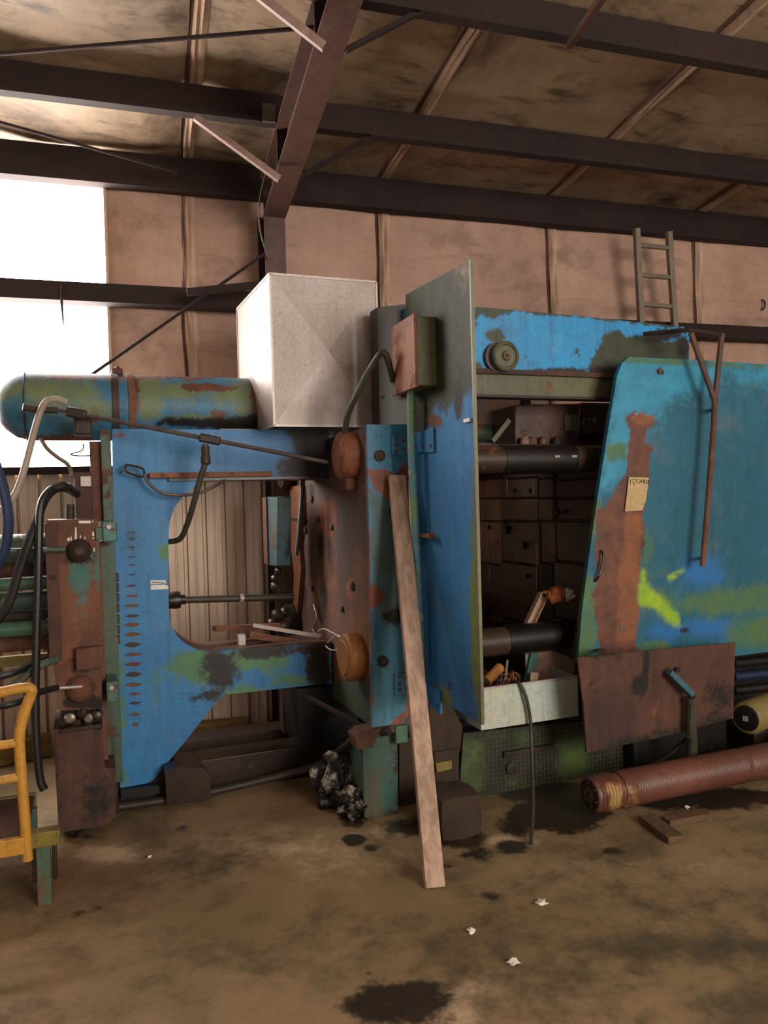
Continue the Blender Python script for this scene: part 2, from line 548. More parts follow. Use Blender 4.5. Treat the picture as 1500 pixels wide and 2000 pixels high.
def floor_mat():
    t = NT('concrete_floor')
    n1 = t.noise(.9, 8, .62); n2 = t.noise(3.2, 8, .7, off=5); n3 = t.noise(38, 5, .7); n4 = t.noise(1.7, 9, .72, off=11, dist=.4)
    col = t.mix(t.ramp(n1, .34, .66), lin((122, 100, 74), KR), lin((100, 84, 56), KR))
    col = t.mix(t.math('MULTIPLY', t.ramp(n2, .46, .66), .7), col, lin((72, 58, 40), KR))
    col = t.mix(t.math('MULTIPLY', t.ramp(n4, .5, .64), .6), col, lin((68, 62, 40), KR))
    col = t.mix(1.0, col, t.mix(n3, (.72, .72, .72, 1), (1.26, 1.26, 1.26, 1)), 'MULTIPLY')
    rr = .75
    for a, ca, amp, hard, op in (('tan', (172, 148, 122), 1.2, .25, .75), ('rust', (84, 52, 38), 1.1, .35, .7), ('green', (50, 46, 32), 1.5, .3, .85), ('dark', (26, 20, 16), 1.3, .12, .93)):
        mk = t.math('ADD', t.attr(a), t.math('MULTIPLY', t.math('SUBTRACT', t.noise(6, 9, .72, off=len(a)), .5), amp))
        f = t.math('MULTIPLY', t.math('MULTIPLY', t.ramp(mk, .5 - hard, .5 + hard), t.ramp(t.attr(a), .02, .15)), op)
        col = t.mix(f, col, lin(ca, KR))
        if a == 'dark': rr = t.ramp(f, 0, 1, .75, .28)
    MAT['floor'] = t.done(col, rr, 0, t.math('ADD', n3, n2), .35, .006)


floor_mat()


def corr_mat():
    t = NT('corrugated_metal')
    st = t.noise(1.0, 6, .65, vec=t.scaled(9, 9, .8))
    n = t.noise(2.2, 6, .6)
    col = t.mix(t.ramp(st, .3, .75), lin((172, 150, 130), 1.9), lin((152, 130, 110), 1.9))
    col = t.mix(t.math('MULTIPLY', t.ramp(n, .5, .75), .3), col, lin((126, 106, 86), 1.9))
    MAT['corrugated'] = t.done(col, .45, .2, n, .1, .004)


corr_mat()


def pane_mat():
    t = NT('daylight_pane')
    t.b.inputs['Base Color'].default_value = (.9, .88, .85, 1)
    t.b.inputs['Emission Color'].default_value = (1.0, .93, .88, 1)
    t.b.inputs['Emission Strength'].default_value = WINDOW_STR
    MAT['pane'] = t.m


pane_mat()


def foil_mat():
    t = NT('crumpled_foil')
    n = t.noise(14, 6, .7)
    col = t.mix(t.ramp(n, .5, .66), lin((34, 28, 24), K), lin((170, 160, 146), 1.2))
    MAT['foil'] = t.done(col, .3, .5, n, .8, .03)
    t = NT('chrome_scrap')
    MAT['chrome'] = t.done(lin((190, 180, 168), 1.0), .28, .85, t.noise(30, 3), .2, .002)


foil_mat()

# ------------------------------------------------------------------ the shed
BW = 5.87            # face of the wall insulation (shed frame)
ZE, SLOPE = 4.20, .10
A0, A1 = -7.0, 10.5
SILL = 1.95
wp = WP(BW)
win_r = wp.uv(210, 560)[0]
win_l = win_r - 2.6


def zroof(b):
    return ZE + SLOPE * (BW - b)


def roofhit(px, py, off=0.0):
    r = ray(px, py)
    # z = ZE + S*(BW - p.NW) - off
    k = r.z + SLOPE * r.dot(NW)
    return C0 + r * ((ZE + SLOPE * BW - off - CAMH) / k)


# floor with oil stains
def build_floor():
    xs = [-9, -6, -4] + list(np.arange(-2.4, 5.01, .028)) + [6, 8, 12]
    ys = [-7, -4, -1] + list(np.arange(1.5, 5.01, .028)) + [6.6]
    vs = [(x, y, 0) for y in ys for x in xs]
    nx = len(xs)
    fs = [(j * nx + i, j * nx + i + 1, (j + 1) * nx + i + 1, (j + 1) * nx + i) for j in range(len(ys) - 1) for i in range(nx - 1)]
    me = bpy.data.meshes.new('floor'); me.from_pydata(vs, [], fs)
    o = bpy.data.objects.new('floor', me); COL.objects.link(o)
    me.materials.append(MAT['floor'])
    pr = lambda x, y: tuple(ground(x, y)[:2])
    P = [(v[0], v[1]) for v in vs]
    blob = lambda cx, cy, rx, ry, s=.05, v=1.0, rot=0: (circ(cx, cy, rx, ry, rot=rot), max(.06, s * 1.5), v)
    put_masks(me, P, {
        'dark': [blob(690, 1641, 26, 12, .04), blob(722, 1657, 12, 7, .04), blob(962, 1752, 19, 11, .04), blob(474, 1727, 12, 7, .04, .9),
                 blob(1000, 1655, 34, 14, .05), blob(925, 1668, 36, 16, .07, .8), blob(1190, 1664, 30, 9, .05, .85), blob(1090, 1590, 95, 36, .1),
                 blob(1050, 1545, 90, 22, .1, .9), blob(800, 1620, 70, 22, .08, .9), blob(1010, 1612, 40, 24, .08, .8), blob(690, 1600, 50, 20, .06, .7),
                 blob(885, 1640, 75, 24, .07, .8), blob(280, 1730, 28, 13, .08, .7), blob(200, 1770, 70, 8, .06, .62, -.3), blob(1115, 1690, 12, 6, .04, .7),
                 blob(770, 1965, 125, 62, .06, .72), blob(722, 1902, 14, 8, .03, .8), blob(1350, 1560, 200, 30, .1, .8), blob(900, 1722, 12, 5, .04, .6),
                 blob(130, 1877 - 250, 60, 24, .08, .6), blob(355, 1618, 20, 8, .04, .8), blob(870, 1690, 20, 10, .05, .7)],
        'green': [blob(1330, 1850, 220, 34, .12, .95), blob(1420, 1960, 150, 40, .15, .8), blob(930, 1860, 260, 90, .25, .6), blob(1250, 1760, 300, 60, .2, .55),
                  blob(380, 1690, 110, 40, .15, .7), blob(640, 1890, 140, 50, .2, .6), blob(870, 1835, 90, 34, .1, .7), blob(1100, 1905, 200, 60, .2, .7)],
        'rust': [blob(170, 1720, 120, 40, .15, .9), blob(560, 1590, 90, 25, .1, .7), blob(90, 1900, 90, 40, .2, .5), blob(230, 1760, 90, 26, .1, .7), blob(800, 1690, 50, 18, .1, .5), blob(275, 1625, 60, 20, .1, .8)],
        'tan': [blob(222, 1668, 55, 20, .08, .95), blob(560, 1660, 230, 50, .3, .6), blob(900, 1990, 60, 40, .1, .7), blob(1250, 1690, 220, 26, .2, .5), blob(950, 1640, 90, 12, .06, .8), blob(960, 1930, 90, 30, .1, .6)],
    }, pr)
    return struct(o, 'oil-stained brown concrete floor')


build_floor()

# back wall: sheeting behind everything, split around the daylight opening
mb = MB()
mb.wbox(win_r, A1, 5.95, 6.05, 0, 4.3)
mb.wbox(A0, win_l, 5.95, 6.05, 0, 4.3)
mb.wbox(win_l, win_r, 5.95, 6.05, 0, SILL)
mb.wbox(win_l, win_r, 5.95, 6.05, zroof(BW) - .12, 4.3)
wall = struct(mb.build('wall_back', 'ins_wall', smooth=False), 'back wall of the metal shed')

SEAM0, SEAMW = .41, 1.52


def quilt(a0, a1, v0, v1, fn, na, nv, bulge, seed):
    """billowed insulation sheet; fn(a, v, d) -> point, d toward the room"""
    rnd = random.Random(seed)
    ph = [rnd.uniform(0, 6.28) for _ in range(6)]
    m_ = MB(); vs = []
    for j in range(nv + 1):
        for i in range(na + 1):
            s, t = i / na, j / nv
            e = min(1, min(s, 1 - s) * 9)
            d = bulge * (math.sin(math.pi * s) ** .6 if 0 < s < 1 else 0)
            d += .010 * math.sin(5 * t + ph[0] + 4 * s) * e + .006 * math.sin(13 * s + ph[1] + 6 * t) * e
            vs.append(fn(a0 + (a1 - a0) * s, v0 + (v1 - v0) * t, d))
    fs = [(j * (na + 1) + i, j * (na + 1) + i + 1, (j + 1) * (na + 1) + i + 1, (j + 1) * (na + 1) + i) for j in range(nv) for i in range(na)]
    return m_.add(vs, fs)


def fold(a, v0, v1, fn, n, wdt, proud, seed):
    """the stapled double fold where two sheets meet"""
    rnd = random.Random(seed); ph = rnd.uniform(0, 6)
    vs = []; prof = [(-wdt, .0), (-wdt * .55, proud), (-wdt * .15, .25 * proud), (wdt * .2, proud * .9), (wdt * .6, proud * .5), (wdt, 0)]
    for j in range(n + 1):
        t = j / n
        wob = .012 * math.sin(7 * t + ph) + .006 * math.sin(19 * t + ph)
        for q, d in prof:
            vs.append(fn(a + q + wob, v0 + (v1 - v0) * t, .012 + d * (.75 + .25 * math.sin(23 * t + ph + q * 90))))
    k = len(prof)
    return MB().add(vs, [(j * k + i, j * k + i + 1, (j + 1) * k + i + 1, (j + 1) * k + i) for j in range(n) for i in range(k - 1)])


fw = lambda a, v, d: W(a, BW + .05 - d, v)
k0 = -1
edges = [win_r] + [SEAM0 + SEAMW * k for k in range(0, 7)]
for i in range(len(edges) - 1):
    quilt(edges[i], edges[i + 1], SILL, 4.12, fw, 18, 22, .05, i).build('insulation_panel', 'ins_wall', wall)
for i in range(1, len(edges) - 1):
    fold(edges[i], SILL + .02, 4.1, fw, 40, .045, .045, i + 30).build('seam_fold', 'ins_seam', wall)
    fold(edges[i] - .055, SILL + .02, 4.1, fw, 40, .016, .04, i + 50).build('seam_fold', 'ins_fold', wall)

# corrugated wainscot: one sheet after another, ribs real
RIB = .142


def corrugated(a0, n):
    prof = []
    for k in range(n):
        o = a0 + k * RIB
        prof += [(o, 0), (o + .004, .018), (o + .016, .018), (o + .019, -.032), (o + .033, -.032), (o + .036, 0), (o + .082, .0), (o + .086, .005), (o + .094, .005), (o + .098, 0)]
    prof.append((a0 + n * RIB, 0))
    vs = [W(a, 5.90 - d, z) for z in (0.0, SILL - .02) for a, d in prof]
    c = len(prof)
    return MB().add(vs, [(i, i + 1, c + i + 1, c + i) for i in range(c - 1)])


a = -2.98
while a < 6.4:
    corrugated(a, 6).build('corrugated_sheet', 'corrugated', wall, smooth=False)
    a += 6 * RIB

# window: translucent daylight panels between the girts, with hook
def wpane(a0, a1, z0, z1):
    return MB().wbox(a0, a1, 5.955, 5.965, z0, z1)


win = bpy.data.objects.new('window_1', None); COL.objects.link(win)
win.location = W((win_l + win_r) / 2, 5.96, SILL); win['_base'] = Vector(win.location)
struct(win, 'blown-out white daylight opening in the back wall')
zg = WP(5.8).hit(300, 582).z
for a0, a1 in ((win_l, win_l + 1.3), (win_l + 1.3, win_r)):
    wpane(a0 + .001, a1 - .001, SILL, zg).build('pane', 'pane', win, smooth=False)
    wpane(a0 + .001, a1 - .001, zg, zroof(BW) - .12).build('pane', 'pane', win, smooth=False)
MB().wbox(win_r - .008, win_r + .012, BW - .01, 5.95, SILL, 4.1).build('window_jamb', 'ins_seam', win, smooth=False)
MB().wbox(win_l - .03, win_l, BW - .01, 5.95, SILL, 4.1).build('window_jamb', 'ins_seam', win, smooth=False)

# sill girt and mid girt (channels)
def channel(m_, a0, a1, b0, b1, z0, z1, t=.012):
    m_.wbox(a0, a1, b0, b0 + t, z0, z1); m_.wbox(a0, a1, b0 + t, b1, z1 - t, z1); m_.wbox(a0, a1, b0 + t, b1, z0, z0 + t)
    return m_


g = channel(MB(), A0, A1, 5.77, 5.90, SILL - .03, SILL + .02, .008)
struct(g.build('trim_1', 'steeldark', smooth=False), 'dark sill rail along the top of the corrugated sheets')
g = channel(MB(), -2.4, .93, 5.70, 5.84, zg - .07, zg + .06).build('wall_girt', 'steeldark', smooth=False)
tag(g, 'dark steel wall girt crossing the bright window', 'beam', 'wall girts')
g = channel(MB(), 1.07, 9, 5.70, 5.84, zg - .13, zg - .01).build('wall_girt', 'steeldark', smooth=False)
tag(g, 'dark steel wall girt running behind the ladder foot', 'beam', 'wall girts')
hk = WP(5.68)
h = MB().tube([hk.hit(121, 556), hk.hit(120, 580), hk.hit(122, 610), hk.hit(124, 635)], .009, 6, 3, rad=lambda t: .013 - .009 * t).build('girt_hook', 'steeldark')
tag(h, 'small pointed hook hanging on the girt in the window', 'hook')

# ceiling: roof deck with insulation sheets
mb = MB()
for b0, b1 in ((-6, 6.1),):
    mb.hexa([W(A0, b0, zroof(b0) + .06), W(A1, b0, zroof(b0) + .06), W(A1, b1, zroof(b1) + .06), W(A0, b1, zroof(b1) + .06),
             W(A0, b0, zroof(b0) + .14), W(A1, b0, zroof(b0) + .14), W(A1, b1, zroof(b1) + .14), W(A0, b1, zroof(b1) + .14)])
ceil = struct(mb.build('ceiling', 'ins_roof', smooth=False), 'sloping shed roof lined with grimy insulation')
fr = lambda a, v, d: W(a, v, zroof(v) + .05 - d)
B_P = [5.80, 4.93, 3.80, 2.65]
seams = [SEAM0 + SEAMW * k for k in range(-3, 6)]
for i in range(len(seams) - 1):
    quilt(seams[i], seams[i + 1], 1.2, 5.9, fr, 14, 36, .05, 70 + i).build('insulation_panel', 'ins_roof', ceil)
for i in range(len(seams)):
    fold(seams[i], 1.2, 5.85, fr, 60, .045, .045, 90 + i).build('seam_fold', 'ins_seam', ceil)
    fold(seams[i] - .06, 1.2, 5.85, fr, 60, .014, .035, 110 + i).build('seam_fold', 'ins_fold', ceil)


# purlins: Z sections
def zpurlin(b, depth, a0, a1, fl=.07, t=.012):
    m_ = MB(); zt = zroof(b) - .005
    m_.wbox(a0, a1, b - t / 2, b + t / 2, zt - depth, zt)
    m_.wbox(a0, a1, b - fl, b - t / 2, zt - depth, zt - depth + t)
    m_.wbox(a0, a1, b - fl, b - fl + t, zt - depth + t, zt - depth + .03)
    m_.wbox(a0, a1, b + t / 2, b + fl, zt - t, zt)
    return m_


tag(zpurlin(B_P[1], .21, -4, 9).build('roof_purlin', 'steeldark', smooth=False), 'dark roof purlin next up from the eave', 'beam', 'roof purlins')
tag(zpurlin(B_P[2], .21, -4, 9).build('roof_purlin', 'steeldark', smooth=False), 'dark roof purlin nearest the top right corner', 'beam', 'roof purlins')
mb = MB(); mb.wbox(-4, 9, 5.76, 5.86, 3.955, 3.975); mb.wbox(-4, 9, 5.76, 5.78, 3.975, 4.19); mb.wbox(-4, 9, 5.74, 5.76, 3.95, 3.99)
tag(mb.build('eave_beam', 'steeldark', smooth=False), 'deep dark eave beam along the top of the wall', 'beam')

# rigid frame: column and tapered rafter
ac = WP(5.6).uv(533, 480)[0]
col = thing('frame_column', 'brown steel column behind the white sheet metal box', 'column', W(ac, 5.7, 0))
MB().wbox(ac - .075, ac + .075, 5.50, 5.515, 0, 3.82).build('flange', 'steelbrown', col, smooth=False)
MB().wbox(ac - .006, ac + .006, 5.515, 5.80, 0, 3.82).build('web', 'steeldark', col, smooth=False)
MB().wbox(ac - .075, ac + .075, 5.80, 5.815, 0, 3.82).build('flange', 'steeldark', col, smooth=False)
MB().wbox(ac - .10, ac + .10, 5.46, 5.84, 0, .02).build('base_plate', 'rust_dark', col, smooth=False)

raf = thing('rafter', 'brown tapered steel rafter rising from the column to the roof', 'beam', W(ac, 5.5, 3.8))
zb = lambda b: 3.72 + (5.5 - b) * .135          # underside
mb = MB()
def slab(m_, a0, a1, b0, b1, z0, z1):
    return m_.hexa([W(a0, b0, z0(b0)), W(a1, b0, z0(b0)), W(a1, b1, z0(b1)), W(a0, b1, z0(b1)),
                    W(a0, b0, z1(b0)), W(a1, b0, z1(b0)), W(a1, b1, z1(b1)), W(a0, b1, z1(b1))])
slab(MB(), ac - .08, ac + .08, 1.0, 5.55, zb, lambda b: zb(b) + .014).build('bottom_flange', 'steelbrown', raf, smooth=False)
slab(MB(), ac - .006, ac + .006, 1.0, 5.55, lambda b: zb(b) + .014, lambda b: zroof(b) - .215).build('web', 'steeldark', raf, smooth=False)
slab(MB(), ac - .08, ac + .08, 1.0, 5.55, lambda b: zroof(b) - .225, lambda b: zroof(b) - .212).build('top_flange', 'steelbrown', raf, smooth=False)
for b in (4.93, 3.8):
    slab(MB(), ac - .07, ac + .07, b - .005, b + .005, lambda q: zb(q) + .014, lambda q: zroof(q) - .225).build('stiffener', 'steeldark', raf, smooth=False)

# rods and flange braces
def rod(p0, p1, r, name, label, mat='steeldark', cat='rod', group=None):
    return tag(MB().cyl(p0, p1, r, seg=8).build(name, mat), label, cat, group)


rod(roofhit(-60, 110, .30), roofhit(628, 52, .30), .011, 'brace_rod', 'thin dark brace rod crossing the ceiling above the upper left purlin', group='brace rods')
rod(roofhit(-60, 222, .24), roofhit(345, 336, .24), .011, 'brace_rod', 'thin dark brace rod slanting down to the eave beam on the left', group='brace rods')
wq = WP(5.48)
rod(wq.hit(518, 495), wq.hit(150, 752), .011, 'brace_rod', 'thin dark brace rod slanting down the wall from the column', group='brace rods')


def angle(p0, p1, wd, name, label, mat, group):
    p0, p1 = Vector(p0), Vector(p1); d = (p1 - p0).normalized()
    s_ = d.cross(ZV).normalized(); u = s_.cross(d)
    m_ = MB(); m_.obox((p0 + p1) / 2, (p1 - p0) / 2, s_ * wd / 2, u * .003)
    m_.obox((p0 + p1) / 2 + s_ * wd / 2 + u * wd / 2, (p1 - p0) / 2, s_ * .003, u * wd / 2)
    return tag(m_.build(name, mat, smooth=False), label, 'brace', group)


def rafpt(px, py, side):
    """point on the edge of the rafter's bottom flange nearest the pixel"""
    p = PL(EW * (ac + side * .08), NW, EW).hit(px, py); return p


q3 = WP(B_P[2] - .06); q2 = WP(B_P[1] - .06)
angle(q3.hit(470, -28), rafpt(630, 98, -1), .035, 'flange_brace', 'pale brace bar at the top edge left of the rafter', 'brace_light', 'flange braces')
angle(q2.hit(378, 233), rafpt(543, 354, -1), .035, 'flange_brace', 'pale brace bar from the left purlin down to the rafter foot', 'brace_light', 'flange braces')
angle(q2.hit(735, 262), rafpt(585, 350, 1), .032, 'flange_brace', 'dark brace bar right of the rafter foot', 'steeldark', 'flange braces')
angle(q3.hit(838, 18), rafpt(676, 102, 1), .032, 'flange_brace', 'dark brace bar right of the rafter near the top edge', 'steeldark', 'flange braces')
angle(WP(B_P[2] - .05).hit(1113, 94), WP(3.0).hit(1205, -40), .03, 'flange_brace', 'reddish brace bar above the right purlin at the top edge', 'rust_red', 'flange braces')
wq2 = WP(5.45)
tag(MB().bar(wq2.hit(365, 571), wq2.hit(512, 556), .03, .05).build('girt_strut', 'steeldark', smooth=False), 'short dark strut from the girt to the column', 'brace')
tag(MB().tube([WP(4.9).hit(532, 240), WP(5.2).hit(536, 275), WP(5.4).hit(508, 385), WP(5.46).hit(508, 450), WP(5.46).hit(525, 505)], .006, 6, 6).build('hanging_cable', 'hose_tan'),
    'thin pale cable drooping beside the column head', 'cable')
tag(MB().wbox(ac - .17, ac - .09, 4.84, 4.86, zroof(4.93) - .22, zroof(4.93) - .11).build('purlin_clip', 'hose_tan', smooth=False), 'small pale clip plate where purlin meets rafter', 'plate')

# ladder leaning on the eave beam above the press
lad = thing('ladder', 'grey aluminium ladder standing against the upper wall', 'ladder', WP(5.6).hit(1280, 630))
lp = lambda px, py, b: WP(b).hit(px, py)
lt, lb = 5.50, 5.62
def lrail(x0, y0, x1, y1):
    p0, p1 = lp(x0, y0, lt), lp(x1, y1, lb)
    m_ = MB(); m_.bar(p0, p1, .045, .048, up=EW); return m_
P_ = [(1243, 446, 1252, 634), (1306, 452, 1318, 640)]
for q in P_:
    lrail(*q).build('rail', 'ladder', lad, bevel=.003)
for f in (.17, .475, .78):
    a_ = lp(1243, 446, lt).lerp(lp(1252, 634, lb), f); b_ = lp(1306, 452, lt).lerp(lp(1318, 640, lb), f)
    MB().bar(a_, b_, .035, .035).build('rung', 'ladder', lad, bevel=.004)
tag(MB().tube([WP(5.85).hit(1489, 585), WP(5.83).hit(1494, 592), WP(5.83).hit(1493, 600), WP(5.85).hit(1488, 606)], .008, 6).build('wall_hook', 'black'), 'small black curved hook on the wall at the right edge', 'hook')

# ------------------------------------------------------------------ the press
YC = 4.50      # face of the C-shaped side frame
YF = 3.80      # front of the platen
XL, XR = 1.37, 1.59   # left and right face of the fixed platen
ZT, ZB = 1.90, .825   # tie bar heights
press = thing('die_press', 'large blue and rusty industrial press with C-shaped side frame', 'machine', (1.6, 4.4, 0))
fc = YP(YC)

inner = [(640, 935), (400, 937), (380, 950), (357, 970), (340, 993), (331, 1020), (329, 1053), (329, 1190), (333, 1220), (347, 1243), (363, 1258), (387, 1270), (413, 1273), (467, 1268), (533, 1262), (648, 1254)]
outer = [(648, 1334), (440, 1357), (425, 1368), (360, 1450), (300, 1522), (288, 1530), (235, 1539), (232, 1420), (226, 1180), (219, 838), (430, 839), (642, 840)]
frame = plate('side_frame', fc, inner + outer, .03, 'blue', press, cell=.035, masks={
    'green': [(circ(385, 1300, 55, 34), .08), (circ(500, 1290, 70, 22), .06), (circ(560, 1330, 60, 14), .05, .8), ([(226, 1180), (236, 1180), (246, 1538), (234, 1538)], .03), (circ(480, 1350, 60, 12), .05), (circ(322, 1080, 14, 20), .04, .8), (circ(300, 1330, 30, 60), .1, .5)],
    'dark': [([(555, 836), (660, 836), (660, 940), (540, 940), (545, 900), (580, 880)], .06), (circ(430, 1310, 40, 48), .07, .75), (circ(560, 1268, 100, 14), .04), (circ(620, 1300, 30, 50), .05, .8), (circ(500, 1275, 40, 14), .03), (circ(262, 1060, 40, 70), .1, .35), (circ(398, 1360, 60, 12), .05, .7)],
    'rust': [(circ(632, 1262, 40, 12), .03), (circ(236, 850, 14, 10), .02, .7)],
})
# depth of the frame around its opening
iu = [fc.uv(*p) for p in inner]
mb = MB(); vs = []
for u, z in iu:
    vs += [fc.pt(u, z, .03), fc.pt(u, z, .34)]
t_ = .012
for i, (u, z) in enumerate(iu):
    a = iu[max(i - 1, 0)]; b = iu[min(i + 1, len(iu) - 1)]
    d = Vector((b[0] - a[0], b[1] - a[1])).normalized(); nx, nz = -d.y, d.x
    vs += [fc.pt(u - nx * t_, z - nz * t_, .34), fc.pt(u - nx * t_, z - nz * t_, .03)]
n = len(iu); fs = []
for i in range(n - 1):
    A = (2 * i, 2 * i + 1, 2 * n + 2 * i, 2 * n + 2 * i + 1); B = (2 * i + 2, 2 * i + 3, 2 * n + 2 * i + 2, 2 * n + 2 * i + 3)
    fs += [(A[0], A[1], B[1], B[0]), (A[1], A[2], B[2], B[1]), (A[2], A[3], B[3], B[2])]
MB().add(vs, fs).build('frame_flange', 'steelbrown', press)
# lower arm web and back plate so that the frame is a box section
ou = [(648, 1262), (648, 1334), (440, 1357), (425, 1368), (300, 1522), (288, 1530), (235, 1539)]
o2 = [fc.uv(*p) for p in ou]; mb = MB()
for i in range(len(o2) - 1):
    (u0, z0), (u1, z1) = o2[i], o2[i + 1]
    mb.hexa([fc.pt(u0, z0, .03), fc.pt(u1, z1, .03), fc.pt(u1, z1, .30), fc.pt(u0, z0, .30), fc.pt(u0, z0 + .01, .03), fc.pt(u1, z1 + .01, .03), fc.pt(u1, z1 + .01, .30), fc.pt(u0, z0 + .01, .30)])
mb.build('frame_flange', 'oily', press, smooth=False)

# louvres punched down the frame
LY = [1144, 1164, 1183, 1203, 1220, 1239, 1259, 1278, 1297, 1317, 1337, 1355, 1373, 1395, 1415]
for i, y in enumerate(LY):
    hw = (11, 14, 15, 14, 16, 17, 17, 17, 17, 16, 16, 12, 12, 10, 7)[i]; th = (2, 2, 3, 3, 4, 4, 5, 3, 4, 5, 4, 2.5, 2.5, 3, 4)[i]
    cx = 260 + (y - 1280) * .02 + (2 if i > 10 else 0)
    pts = [(cx - hw, y + 1), (cx - hw * .5, y - th * .8), (cx, y - th), (cx + hw * .5, y - th * .8), (cx + hw, y - 2), (cx + hw * .5, y + th * .7), (cx, y + th), (cx - hw * .5, y + th * .8)]
    MB().pprism(fc, pts, -.006, .01).build('louvre', 'rust' if i % 3 else 'rust_dark', press, parent=frame, smooth=False)
for i, y in enumerate((1040, 1052, 1068, 1088, 1104, 1122)):
    pts = [(258 - 9, y), (258, y - 1.5), (258 + 9, y - 1), (258, y + 1.5)]
    MB().pprism(fc, pts, -.003, .01).build('louvre', 'black', press, parent=frame, smooth=False)
for y in (1128, 1148, 1168, 1188, 1210, 1231, 1250):
    mb = MB(); mb.pbox(219 + (y - 1128) * .02, y - 8, 232 + (y - 1128) * .02, y + 8, YC - .03, .03)
    mb.build('notch_block', 'rust_dark', press, parent=frame, bevel=.004)
# sticker with two pale bands
MB().pprism(fc, [(293, 1133), (323, 1133), (324, 1139), (294, 1141)], -.004, .0).build('sticker', 'white', press, parent=frame, smooth=False)
MB().pprism(fc, [(294, 1143), (322, 1142), (329, 1145), (329, 1150), (294, 1152)], -.004, .0).build('sticker', 'white', press, parent=frame, smooth=False)
for i in range(7):
    MB().pprism(fc, [(297 + i * 3.4, 1136), (299.2 + i * 3.4, 1136), (299.2 + i * 3.4, 1139), (297 + i * 3.4, 1139)], -.005, -.003).build('sticker_print', 'hose_tan', press, parent=frame, smooth=False)
# orange guide bar under the upper arm, black lip below it
mb = MB(); mb.pbox(292, 922, 532, 932, YC - .05, .05); mb.build('guide_bar', 'rust_orange', press, bevel=.003)
mb = MB(); mb.pbox(330, 932, 646, 937, YC - .03, .34); mb.build('arm_lip', 'oily', press)
mb = MB(); mb.pbox(430, 838, 650, 846, YC + .03, .30); mb.build('arm_top', 'oily', press)
mb = MB(); mb.pbox(505, 845, 652, 935, YC + .31, .03); mb.build('arm_web', 'oily', press)

# ---- end column at the far left of the frame
YL = 4.26
colm = {'dark': [(circ(150, 1085, 40, 22), .05, .8), (circ(160, 1300, 30, 30), .05, .6), ([(118, 1360), (200, 1360), (200, 1385), (118, 1385)], .03)],
        'teal': [(circ(158, 1160, 14, 60), .05), (circ(188, 1120, 9, 70), .03), (circ(150, 1130, 20, 30), .06, .7)],
        'rust': [(circ(140, 1230, 22, 110), .1, .8)]}
plate('end_column', YP(YL), [(91, 1016), (192, 1013), (193, 1050), (200, 1385), (118, 1388), (96, 1260)], .30, 'rust', press, masks=colm, cell=.04)
mb = MB(); mb.pbox(92, 1022, 117, 1290, YL - .012, .02); mb.build('column_strip', 'rust_red', press)
plate('plinth', YP(YL - .04), [(104, 1425), (198, 1425), (205, 1500), (226, 1500), (226, 1596), (205, 1612), (115, 1627), (110, 1540)], .40, 'rust_red', press, cell=.05,
      masks={'dark': [([(165, 1520), (226, 1490), (226, 1600), (150, 1625), (140, 1600)], .06, .8), (circ(108, 1500, 8, 90), .03, .8)]})
# shiny coupling between column and plinth
for i, (x, y, r) in enumerate(((135, 1402, 10), (158, 1392, 9), (172, 1402, 9), (148, 1412, 8), (185, 1398, 11), (122, 1410, 8))):
    p = at(x, y, YL + .02)
    MB().lathe(p + Vector((0, -.03, 0)), (0.2, 1, 0), [(0, r * .0026 * .6), (.01, r * .0029), (.06, r * .0029), (.07, r * .002)], 14).build('coupling_nut', 'chrome' if i in (0, 2) else 'oily', press)
mb = MB(); mb.pbox(118, 1383, 200, 1428, YL + .06, .22); mb.build('coupling_block', 'oily', press, bevel=.01)
mb = MB(); mb.pbox(115, 1420, 198, 1428, YL - .05, .3); mb.build('coupling_plate', 'oily', press, bevel=.003)
# flange strips between column and frame
mb = MB(); mb.pbox(199, 838, 219, 1020, YC - .06, .10); mb.build('edge_channel', 'greenish', press, bevel=.003)
mb = MB(); mb.pbox(203, 1055, 232, 1530, YC - .05, .06); mb.build('edge_channel', 'greenish', press, bevel=.003)
mb = MB(); mb.pbox(186, 1060, 206, 1560, YC - .14, .14); mb.build('edge_channel', 'rust', press, bevel=.003)
mb = MB(); mb.pbox(177, 862, 200, 1018, YC - .02, .05); mb.build('mount_plate', 'rust', press, bevel=.003)
mb = MB(); mb.pbox(147, 922, 180, 1018, YC - .08, .14); mb.build('mount_block', 'rust_red', press, bevel=.008)
mb = MB(); mb.pbox(157, 930, 178, 950, YC - .095, .02); mb.build('name_plate', 'galv', press, bevel=.002)
mb = MB(); mb.cyl(at(137, 985, YC - .1), at(137, 1015, YC - .1), .022); mb.build('fitting', 'rust_dark', press)
# clamp blocks
for x0, y0, x1, y1 in ((200, 1018, 229, 1058), (208, 1332, 231, 1372)):
    mb = MB(); mb.pbox(x0, y0, x1, y1, YL - .03, .2)
    c = mb.build('clamp_block', 'teal_pipe', press, bevel=.006)
    MB().lathe(at((x0 + x1) / 2 - 2, y0 + 11, YL - .03), (0, -1, 0), [(-.005, .016), (.008, .016), (.012, .012)], 6).build('bolt', 'galv', press, parent=c)
mb = MB(); mb.pbox(186, 1030, 204, 1055, YL - .015, .1); mb.build('clamp_arm', 'greenish', press, bevel=.004)
